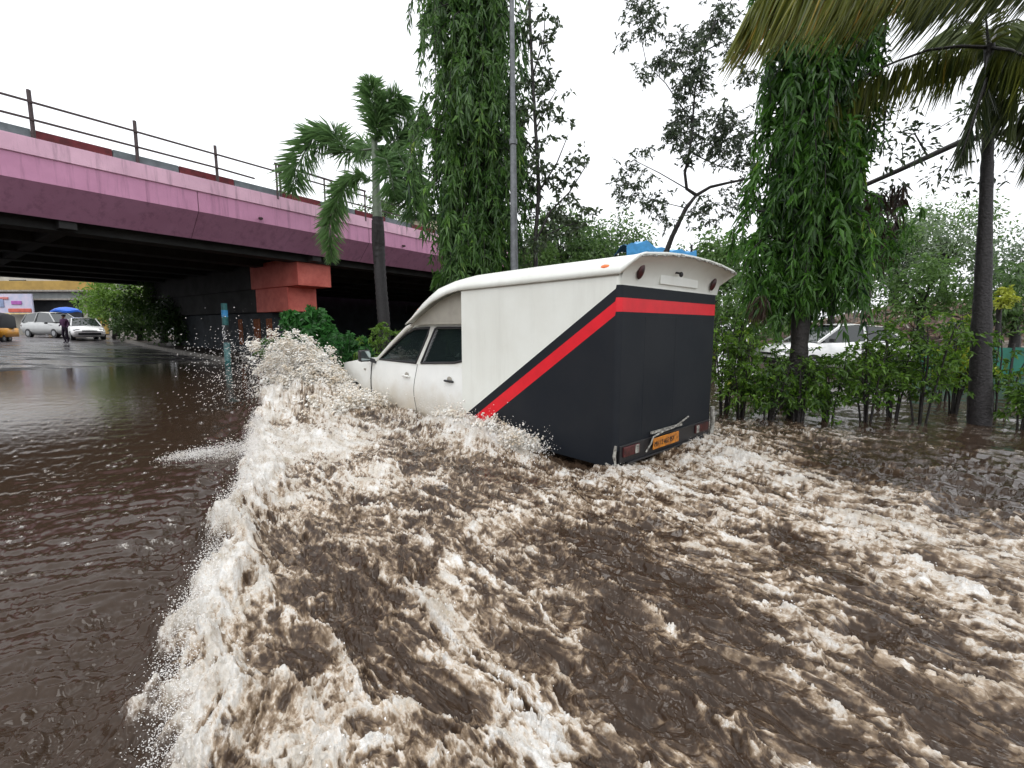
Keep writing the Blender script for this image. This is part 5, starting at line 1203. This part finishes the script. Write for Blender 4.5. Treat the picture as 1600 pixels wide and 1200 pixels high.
def build_far_trees():
    T = [(880, 385, 24, 2.3, 3000, 'fartree', 'dark green tree top just above the van roof right of the lamp post', .22, .3), (950, 400, 26, 2.6, 3200, 'fartree', 'mid green tree above the middle of the van roof', .22, .4), (835, 405, 22, 1.5, 1500, 'fartree', 'small bright green tree between lamp post and van roof', .2, .55),
         (1120, 420, 20, 1.9, 2400, 'fartree', 'soft green tree showing between the van and the creeper clad tree', .2, .5), (1160, 500, 15, 1.4, 1800, 'fartree', 'green tree low behind the right rear corner of the van', .16, .45), (1090, 440, 24, 2.0, 1600, 'palefar', 'pale tree behind the rear edge of the van roof', .2, .6),
         (1400, 400, 26, 3.0, 2600, 'palefar', 'pale hazy tree behind the rubble mound right of the creeper', .22, .5), (1480, 370, 27, 3.0, 2400, 'fartree', 'loose green tree left of the slender palm beyond the rubble', .2, .5), (1590, 420, 24, 2.6, 2200, 'palefar', 'brownish pale tree at the right edge beyond the rubble', .2, .35), (1330, 420, 30, 2.6, 1500, 'palefar', 'faint tree behind the grey sheet on the mound', .2, .55),
         (1300, 440, 15.8, 1.2, 900, 'fartree', 'small green tree just right of the creeper trunk, before the rubble mound', .16, .5), (1440, 455, 15.6, 1.3, 1300, 'fartree', 'leafy green tree in front of the rubble mound left of the slender palm', .16, .45), (1590, 470, 14.6, 1.5, 1200, 'fartree', 'dark green tree at the right edge in front of the rubble', .16, .3), (1562, 467, 13.2, .38, 260, 'limetip', 'small tree with bright yellow blossom clumps right of the slender palm', .13, .8), (1360, 380, 24, 2.2, 2200, 'fartree', 'taller green tree above the rubble mound right of the creeper', .2, .4), (1215, 470, 17, 1.5, 900, 'fartree', 'soft green tree low behind the creeper trunk', .16, .5),
         (1060, 470, 34, 3.0, 1500, 'fartree', 'tree far off behind the rear of the van', .3, .4), (960, 470, 36, 3.2, 1500, 'fartree', 'tree far off behind the middle of the van', .3, .35),
         (600, 332, 46, 2.4, 1500, 'fartree', 'tree top seen over the flyover railing right of the palm', .3, .45), (345, 262, 60, 1.0, 10, 'fartree', '', .3, .45),
         (250, 470, 28, 2.0, 2400, 'bushlime', 'bright green tree beyond the flyover beside the kerb', .2, .35), (175, 468, 33, 2.2, 2300, 'bushlime', 'yellow green tree in front of the ochre shop building', .22, .75), (215, 500, 30, 1.5, 1700, 'fartree', 'dark low tree over the kerb behind the white hatchback', .2, .15), (275, 500, 26, 1.6, 1700, 'fartree', 'shadowed tree against the pier wall', .2, .1)]
    for px, py, y, r, n, lm, lb, lf, tn in T:
        if lb: far_tree(px, py, y, r, n, lm, lb, lf, tn)
build_far_trees()

# ------------------------------------------------------------------ cars
def car(name, loc, rz, kind, paint, label, cat='car', group=None):
    e = thing(name, loc, rz, label, cat, group)
    P = {'sedan': dict(L=4.4, W=1.70, prof=[(-2.2, .55, .78), (-2.1, .30, .95), (-1.4, .22, 1.0), (-.5, .2, .98), (.9, .2, .95), (1.7, .22, .86), (2.12, .3, .72), (2.2, .42, .60)], gh=[(-1.75, .98), (-1.15, 1.40), (-.2, 1.47), (.35, 1.43), (1.15, .96)]),
         'hatch': dict(L=3.9, W=1.68, prof=[(-1.9, .5, .95), (-1.8, .28, 1.05), (-1.0, .2, 1.05), (0, .2, 1.0), (.9, .2, .97), (1.5, .24, .88), (1.88, .3, .72), (1.95, .42, .60)], gh=[(-1.78, 1.03), (-1.45, 1.45), (-.3, 1.52), (.25, 1.48), (1.05, .97)]),
         'mpv': dict(L=4.6, W=1.8, prof=[(-2.3, .5, 1.1), (-2.2, .3, 1.15), (-1.0, .22, 1.12), (.2, .22, 1.08), (1.3, .22, 1.03), (1.9, .26, .92), (2.25, .34, .76), (2.3, .44, .62)], gh=[(-2.15, 1.12), (-1.95, 1.70), (-.5, 1.80), (.55, 1.72), (1.45, 1.03)])}[kind]
    W = P['W'] / 2; secs = []
    for x, z0, z1 in P['prof']:
        e_ = .10 if abs(x) > P['L'] / 2 - .15 else 0
        secs.append([Vector((x, -W + .10 + e_, z0)), Vector((x, -W + e_, z0 + (z1 - z0) * .3)), Vector((x, -W + .02 + e_, z0 + (z1 - z0) * .7)), Vector((x, -W + .12 + e_, z1)), Vector((x, 0, z1 + .04)), Vector((x, W - .12 - e_, z1)), Vector((x, W - .02 - e_, z0 + (z1 - z0) * .7)), Vector((x, W - e_, z0 + (z1 - z0) * .3)), Vector((x, W - .10 - e_, z0))])
    m = MB(); m.loft(secs, 0, True, close=True, caps=True)
    g = P['gh']
    rs = [[Vector((x, -W + .12 + (z - 1) * .35, z)), Vector((x, -W + .30 + (z - 1) * .2, z + .03)), Vector((x, 0, z + .05)), Vector((x, W - .30 - (z - 1) * .2, z + .03)), Vector((x, W - .12 - (z - 1) * .35, z))] for x, z in g[1:4]]
    m.loft(rs, 0, True); body = m.build('body', paint, e, bevel=0)
    so_ = None
    # glass house just under the roof skin
    m = MB(); zc = g[0][1] - .03; ws = W - .11
    lo = [(g[0][0], zc), (g[-1][0], zc)]
    for sg in (-1, 1):
        pl = [(g[0][0] + .05, zc)] + [(x, z - .015) for x, z in g[1:4]] + [(g[-1][0] - .05, zc)]
        m.poly(pl, fn=lambda a, b: Vector((a, sg * (ws - max(0, (b - 1)) * .35 - .004), b)))
    gl = m.build('side_glass', M['glass'], e)
    for a, b, nm in ((g[0], g[1], 'rear_window'), (g[4], g[3], 'windscreen')):
        m = MB(); wa = ws; wb = ws - (b[1] - 1) * .35
        m.add([Vector((a[0], -wa, zc)), Vector((a[0], wa, zc)), Vector((b[0], wb, b[1] - .01)), Vector((b[0], -wb, b[1] - .01))], [(0, 1, 2, 3)]); m.build(nm, M['glass'], e)
    for sg in (-1, 1):
        for x, z, x2, z2 in ((g[0][0], zc, g[1][0], g[1][1]), (g[-1][0], zc, g[3][0], g[3][1]), ((g[1][0] + g[3][0]) / 2, zc, (g[1][0] + g[3][0]) / 2, g[2][1] - .02)):
            m = MB(); m.bar((x, sg * ws, z), (x2, sg * (ws - (z2 - 1) * .35), z2), .05, .06); m.build('pillar', paint, e)
        m = MB(); m.box((.85, sg * (W + .06), 1.02), (.10, .16, .12)); m.build('door_mirror', M['black'], e, bevel=.02)
        m = MB(); m.ell((P['L'] / 2 - .14, sg * (W - .28), .68), (.10, .20, .10)); m.build('headlight', M['lens'], e)
        m = MB(); m.ell((-P['L'] / 2 + .10, sg * (W - .22), .85), (.07, .14, .12)); m.build('tail_light', M['redlens'], e)
        for x in (P['L'] * .31, -P['L'] * .29):
            m = MB(); m.tube([(x, sg * (W - .22), .31), (x, sg * (W + .005), .31)], .31, 20); t = m.build('wheel', M['rubber'], e)
            m = MB(); m.tube([(x, sg * (W - .1), .31), (x, sg * (W + .015), .31)], .18, 16); m.build('rim', M['steel'], t)
    m = MB(); m.box((P['L'] / 2 - .02, 0, .42), (.06, 1.1, .16)); m.box((P['L'] / 2 + .0, 0, .62), (.04, .7, .06)); m.build('grille', M['black'], e)
    return e
def gpos(px, py): return ground_hit(px, py)
def build_vehicles():
    g = 'cars queued beyond the flyover'
    face = lambda p: math.atan2(-p.y, -p.x)
    p = gpos(133, 531); car('hatchback', p, face(p) + .12, 'sedan', M['paint_white'], 'white car facing the camera nearest the kerb beyond the flyover', group=g)
    p = gpos(88, 527); car('people_carrier', p, face(p) + .5, 'mpv', M['paint_silver'], 'silver people carrier behind the standing person', group=g)
    p = gpos(38, 521); car('saloon_car', p, face(p) + 1.35, 'sedan', M['paint_white'], 'white saloon seen side on behind the auto rickshaw', group=g)
    p = gpos(168, 519); car('saloon_car', p, face(p) + 1.0, 'sedan', M['paint_white'], 'white car half hidden behind the front white car', group=g)
    p = gpos(150, 517.2); car('taxi_car', p, face(p) + .9, 'hatch', mat('lime_roof_paint', (.45, .60, .18), .3), 'lime tinted car farthest back behind the white cars', group=g)
    # right: white car beyond the verge
    D = 14.0; c = at(1305, 500, D); car('saloon_car', (c.x, D, -.04), math.pi + .12, 'sedan', M['paint_white'], 'white saloon half hidden by shrubs between the creeper trunk and the slender palm')
def rickshaw():
    p = gpos(-2, 534); e = thing('auto_rickshaw', p, math.atan2(-p.y, -p.x) + 2.7, 'black hooded auto rickshaw with yellow body at the left edge', 'auto rickshaw')
    m = MB(); prof = [(-1.1, .35, .62, 1.0), (-1.05, .62, .66, 1.0), (-.3, .62, .66, 1.0), (.3, .55, .66, .9), (.9, .45, .45, .85), (1.25, .40, .18, .8)]
    m.loft([[Vector((x, -w_, .28)), Vector((x, -w_, z)), Vector((x, 0, z + .06)), Vector((x, w_, z)), Vector((x, w_, .28))] for x, w_, _, z in [(a, b, c_, min(d, .82)) for a, b, c_, d in prof]], 0, True, close=True, caps=True); m.build('body', M['yellow'], e)
    m = MB(); m.loft([[Vector((x, -.62, .82)), Vector((x, -.60, z - .12)), Vector((x, -.4, z)), Vector((x, .4, z)), Vector((x, .60, z - .12)), Vector((x, .62, .82))] for x, z in ((-1.12, 1.2), (-1.0, 1.62), (-.4, 1.74), (.35, 1.70), (.6, 1.60))], 0, True, caps=True); m.build('hood', M['canvas'], e)
    m = MB(); m.add([Vector((.72, -.5, .82)), Vector((.72, .5, .82)), Vector((.60, .45, 1.55)), Vector((.60, -.45, 1.55))], [(0, 1, 2, 3)]); m.build('windscreen', M['glass'], e)
    for x, y in ((1.0, 0), (-.75, .55), (-.75, -.55)):
        m = MB(); m.tube([(x, y - .07, .2), (x, y + .07, .2)], .21, 18); w_ = m.build('wheel', M['rubber'], e); m = MB(); m.tube([(x, y - .075, .2), (x, y + .075, .2)], .10, 12); m.build('rim', M['steel'], w_)
    m = MB(); m.ell((1.3, 0, .72), (.06, .10, .10)); m.build('headlight', M['lens'], e)
build_vehicles(); rickshaw()

# ------------------------------------------------------------------ person standing before the queue
def person():
    p = gpos(104, 536); sc = 1.0
    e = thing('person', p, 0, 'person in dark trousers and purple top standing in the wet road before the cars', 'person')
    J = {'pel': (0, 0, .95), 'wa': (0, 0, 1.08), 'ch': (0, .0, 1.30), 'nk': (0, 0, 1.46), 'hd': (0, -.02, 1.62), 'hl': (.09, 0, .90), 'kl': (.11, -.03, .50), 'al': (.11, .02, .08), 'tl': (.12, -.14, .03), 'hr': (-.09, 0, .90), 'kr': (-.10, -.06, .50), 'ar': (-.10, .08, .09), 'tr': (-.11, -.08, .03),
         'sl': (.18, 0, 1.40), 'el': (.25, .03, 1.12), 'hl2': (.22, -.12, .90), 'sr': (-.18, 0, 1.40), 'er': (-.24, .02, 1.12), 'hr2': (-.18, -.16, 1.02)}
    E_ = [('pel', 'wa'), ('wa', 'ch'), ('ch', 'nk'), ('nk', 'hd'), ('pel', 'hl'), ('hl', 'kl'), ('kl', 'al'), ('al', 'tl'), ('pel', 'hr'), ('hr', 'kr'), ('kr', 'ar'), ('ar', 'tr'), ('ch', 'sl'), ('sl', 'el'), ('el', 'hl2'), ('ch', 'sr'), ('sr', 'er'), ('er', 'hr2')]
    RD = {'pel': .13, 'wa': .12, 'ch': .15, 'nk': .06, 'hd': .10, 'hl': .09, 'kl': .06, 'al': .045, 'tl': .04, 'hr': .09, 'kr': .06, 'ar': .045, 'tr': .04, 'sl': .07, 'el': .045, 'hl2': .035, 'sr': .07, 'er': .045, 'hr2': .035}
    k = list(J); me = bpy.data.meshes.new('body'); me.from_pydata([J[a] for a in k], [(k.index(a), k.index(b)) for a, b in E_], []); me.update()
    o = bpy.data.objects.new('body', me); C.objects.link(o); o.parent = e
    o.modifiers.new('skin', 'SKIN'); sub = o.modifiers.new('sub', 'SUBSURF'); sub.levels = 1; sub.render_levels = 1
    for i, a in enumerate(k): me.skin_vertices[0].data[i].radius = (RD[a], RD[a]); me.skin_vertices[0].data[i].use_root = (a == 'pel')
    dg = bpy.context.evaluated_depsgraph_get(); nm = bpy.data.meshes.new_from_object(o.evaluated_get(dg)); o.modifiers.clear(); o.data = nm
    for m_ in (M['cloth'], M['clothdark'], M['skin']): nm.materials.append(m_)
    for f in nm.polygons:
        z = f.center.z; f.use_smooth = True; f.material_index = 2 if z > 1.48 else (1 if z < .98 and abs(f.center.x) < .17 else 0)
    m = MB(); m.ell((0, .015, 1.66), (.105, .115, .10)); m.build('hair', M['black'], e)
person()

# ------------------------------------------------------------------ shops beyond the flyover
def build_shops():
    D = 46; a = at(-260, 500, D); b = at(166, 500, D); g = float(terrain(np.array((a.x + b.x) / 2), np.array(D)))
    o = Vector(((a.x + b.x) / 2, D, g)); e = thing('shop_building', o, 0, 'low ochre and grey shop building with a dark open front beyond the flyover', 'building')
    W_ = b.x - a.x; z = lambda py: at(60, py, D).z - g
    m = MB(); m.box((0, 4, 3.2), (W_, 8, 6.4)); m.build('wall', M['palewall'], e)
    m = MB(); m.box((0, -.06, (z(438) + z(454)) / 2), (W_ + .1, .14, z(440) - z(454))); m.build('ochre_band', M['ochrewall'], e)
    for py, h_ in ((455.5, .16), (468.5, .14)):
        m = MB(); m.box((0, -.5, z(py)), (W_ + .2, 1.1, h_)); m.build('ledge', M['kerb'], e)
    X = lambda px: at(px, 490, D).x - o.x
    m = MB(); m.box(((X(51) + X(132)) / 2, -.16, z(462)), (X(132) - X(51), .2, z(457) - z(467))); m.build('shutter_box', M['shutter'], e)
    for x0, x1 in ((53, 84), (84.5, 130), (139, 168)):
        m = MB(); m.box(((X(x0) + X(x1)) / 2, -.05, (z(470) + 0) / 2), (X(x1) - X(x0), .14, z(470))); s = m.build('shop_opening', M['darkshop'], e)
        for k in range(3):
            m = MB(); m.box((X(x0) + (X(x1) - X(x0)) * (.2 + .28 * k), -.2, .9), (.9, .3, rnd.uniform(1, 1.8))); m.build('goods', [M['palewall'], M['shutter'], M['ochrewall']][k], s)
    # windows on the upper storey, barely seen
    for k in range(6):
        m = MB(); m.box((-W_ / 2 + 3 + k * 5.4, -.05, 5.0), (1.6, .12, .9)); m.build('window', M['glass'], e)
    # hoarding with a faded poster
    c = at(24, 476, 44); e2 = thing('poster_board', (c.x, 44, float(terrain(np.array(c.x), np.array(44.)))), 0, 'faded lilac and red poster board beside the dark shop front', 'billboard')
    zz = lambda py: at(24, py, 44).z - e2.location.z; xx = lambda px: at(px, 476, 44).x - c.x
    m = MB(); m.box(((xx(-40) + xx(50)) / 2, .1, (zz(459) + zz(492)) / 2), (xx(50) - xx(-40), .12, zz(459) - zz(492))); m.build('board', mat('lilac_poster', (.62, .55, .66), .6, .25, 1.2, col2=(.45, .48, .62)), e2)
    for x0, x1, y0, y1, cl in ((12, 48, 482, 488, (.62, .12, .08)), (18, 34, 470, 476, (.45, .12, .45)), (-40, 6, 466, 480, (.30, .38, .58)), (0, 14, 464, 468, (.6, .2, .18)), (-40, 50, 489, 491.5, (.70, .55, .25))):
        m = MB(); m.box(((xx(x0) + xx(x1)) / 2, .0, (zz(y0) + zz(y1)) / 2), (xx(x1) - xx(x0), .09, zz(y0) - zz(y1))); m.build('printed_patch', mat('poster_ink', cl, .6, .3, 2), e2, bevel=.1)
    for x_ in (-3, 2.5): m = MB(); m.box((x_, .2, zz(492) / 2), (.15, .15, zz(492))); m.build('leg', M['steel'], e2)
    # blue street umbrella
    c = at(103, 484, 36); gz = float(terrain(np.array(c.x), np.array(36.))); e3 = thing('street_umbrella', (c.x, 36, gz), 0, 'flat bright blue vendor umbrella over the silver people carrier', 'umbrella')
    hz = c.z - gz; m = MB(); ring = lambda r, z_: [Vector((r * math.cos(t), r * .9 * math.sin(t), z_ + (.05 * math.cos(4 * t) if r > .5 else 0))) for t in np.linspace(0, 2 * math.pi, 33)]
    m.loft([ring(.02, hz + .22), ring(.4, hz + .17), ring(.75, hz + .06), ring(.95, hz - .06), ring(.95, hz - .2)], 0, False); m.build('canopy', M['blue'], e3)
    m = MB(); m.tube([(0, 0, 0), (0, 0, hz + .2)], .03, 8); m.build('pole', M['steel'], e3)
    # black umbrella further right
    c = at(159, 492, 38); gz = float(terrain(np.array(c.x), np.array(38.))); e3 = thing('black_umbrella', (c.x, 38, gz), 0, 'small dark vendor umbrella under the yellow green tree', 'umbrella')
    hz = c.z - gz; m = MB(); m.loft([ring(.02, hz + .3), ring(.6, hz + .2), ring(.95, hz)], 0, False); m.build('canopy', M['canvas'], e3); m = MB(); m.tube([(0, 0, 0), (0, 0, hz + .2)], .03, 8); m.build('pole', M['steel'], e3)
build_shops()

def build_right_back():
    # rubble mound
    xs = np.linspace(0, 1, 150); ys = np.linspace(0, 1, 90); A = at(1240, 505, 17); Bv = at(2000, 505, 17)
    X, Y = np.meshgrid(A.x + (Bv.x - A.x) * xs, 15.5 + 9 * ys)
    t = (X - A.x); prof = sstep(0, 2.2, t) * (1.8 + 1.0 * sstep(2, 9, t)); Z = prof * sstep(0, .5, (Y - 15.5) / 9) * (1 - sstep(.7, 1, (Y - 15.5) / 9)) - .4
    Z = Z + .22 * fbm(X * 1.3, Y * 1.3, 301, 4) * sstep(0, .8, t) + .12 * ridged(X * 3.5, Y * 3.5, 305, 3) * sstep(0, .6, t)
    nx, ny = 150, 90; V = np.stack([X, Y, Z], -1).reshape(-1, 3); i = (np.arange(ny - 1)[:, None] * nx + np.arange(nx - 1)[None]).reshape(-1, 1)
    o = np_mesh('rubble_mound', V, np.concatenate([i, i + 1, i + nx + 1, i + nx], 1), M['debris']); tag(o, 'brown mound of rubble and broken wood rising behind the white car', 'rubble mound')
    g = 'broken planks on the rubble mound'
    m = MB()
    for k in range(900):
        px = rnd.uniform(1290, 1640); tt = at(px, 500, 17.5).x - A.x; y = rnd.uniform(16.2, 20); x = A.x + tt * y / 17.5
        ix = np.array([[x]]); zt = float(sstep(0, 2.2, x - A.x) * (1.8 + 1.0 * sstep(2, 9, x - A.x)) * sstep(0, .5, (y - 15.5) / 9)) - .33
        a = Vector((x, y, zt + rnd.uniform(-.05, .15))); d = Vector((rnd.uniform(-1, 1), rnd.uniform(-.5, .5), rnd.uniform(-.25, .35))) * rnd.uniform(.10, .55)
        m.bar(a - d, a + d, rnd.uniform(.03, .12), rnd.uniform(.02, .10), rnd.randint(0, 2))
    o = m.build('rubble', [M['plank'], M['debris'], mat('pale_rubble', (.30, .27, .23), .8, .5, 5)]); tag(o, 'loose broken boards and lumps strewn over the rubble mound', 'rubble', kind='stuff')
    c = at(1336, 448, 18.5); e = thing('grey_sheet', (c.x, 18.3, c.z - 1.0), 0, 'upright grey blue sheet poking up from the rubble mound', 'metal sheet')
    m = MB(); m.poly([(-.30, .7), (.28, .75), (.34, 1.55), (-.22, 1.62)], fn=lambda a, b: Vector((a, .1 * a, b)), thick=.03, nrm=(0, 1, 0)); m.build('panel', mat('grey_blue_sheet', (.22, .27, .33), .5, .3, 5), e)
    m = MB(); m.bar((0, .08, -.3), (0, .08, 1.4), .05, .05); m.build('post', M['steel'], e)
    # green sheet fence
    a = at(1425, 560, 13.5); b = at(1800, 560, 12.0); e = thing('sheet_fence', (a.x, a.y, -.2), 0, 'low green sheet fence behind the slender palm', 'fence')
    d = b - a; n = 9
    for k in range(n):
        p = Vector((d.x, d.y, 0)) * (k / n); q_ = Vector((d.x, d.y, 0)) * ((k + .97) / n); m = MB(); m.bar(p + Vector((0, 0, .62)), q_ + Vector((0, 0, .62 + rnd.uniform(-.03, .03))), .03, .75); m.build('panel', M['greenhoard'], e)
        m = MB(); m.bar(p, p + Vector((0, 0, 1.1)), .06, .06); m.build('post', M['bark'], e)
    # sky-blue tarpaulin stall behind the van
    c = at(1022, 386, 13.5); e = thing('tarpaulin_shelter', (c.x, 13.5, -.45), 0, 'sky blue tarpaulin roof peeking over the rear of the van roof', 'shelter')
    hz = c.z + .45; m = MB(); nx = 14; rows = []
    for j in range(6):
        rows.append([Vector((-.95 + 1.95 * i / nx, -.6 + 1.6 * j / 5, hz + .16 * math.exp(-((i - 3.5) / 2.2) ** 2) - .012 * i + .05 * math.sin(i * 1.9 + j) - .03 * abs(j - 2.5))) for i in range(nx + 1)])
    m.loft([[p + Vector((0, -.04, -.55 - .05 * math.sin(k * 1.3))) for k, p in enumerate(rows[0])], [p + Vector((0, -.03, -.25)) for p in rows[0]]] + rows, 0, False); tp = m.build('tarpaulin', M['tarp'], e); s_ = tp.modifiers.new('t', 'SOLIDIFY'); s_.thickness = .01
    for x, y in ((-.9, -.5), (.9, -.5), (-.9, .9), (.9, .9)): m = MB(); m.tube([(x, y, 0), (x, y, hz - .02)], .03, 6); m.build('leg', M['bark'], e)
    # pale building over the railing
    c = at(655, 372, 60); e = thing('cream_building', (c.x, 60, 0), 0, 'cream building with a dark sloping roof seen over the flyover railing', 'building'); z = lambda py: at(655, py, 60).z; x = lambda px: at(px, 372, 60).x - c.x
    m = MB(); m.box(((x(632) + x(700)) / 2, 3, z(345) / 2), (x(700) - x(632), 6, z(345))); m.build('wall', mat('cream_plaster', (.55, .50, .36), .8, .2, 1), e)
    m = MB(); m.add([Vector((x(618), -1, z(362))), Vector((x(660), -1, z(334))), Vector((x(712), -1, z(340))), Vector((x(712), 7, z(340))), Vector((x(660), 7, z(334))), Vector((x(618), 7, z(362)))], [(0, 1, 4, 5), (1, 2, 3, 4), (0, 5, 4, 3, 2, 1)]); m.build('roof', M['wallblue'], e)
    for px in (640, 655, 672, 688): m = MB(); m.box((x(px), -.05, z(362)), (.5, .1, 1.2)); m.build('window', M['glass'], e)
    # speed-bump orange slab showing through the water on the right
build_right_back()
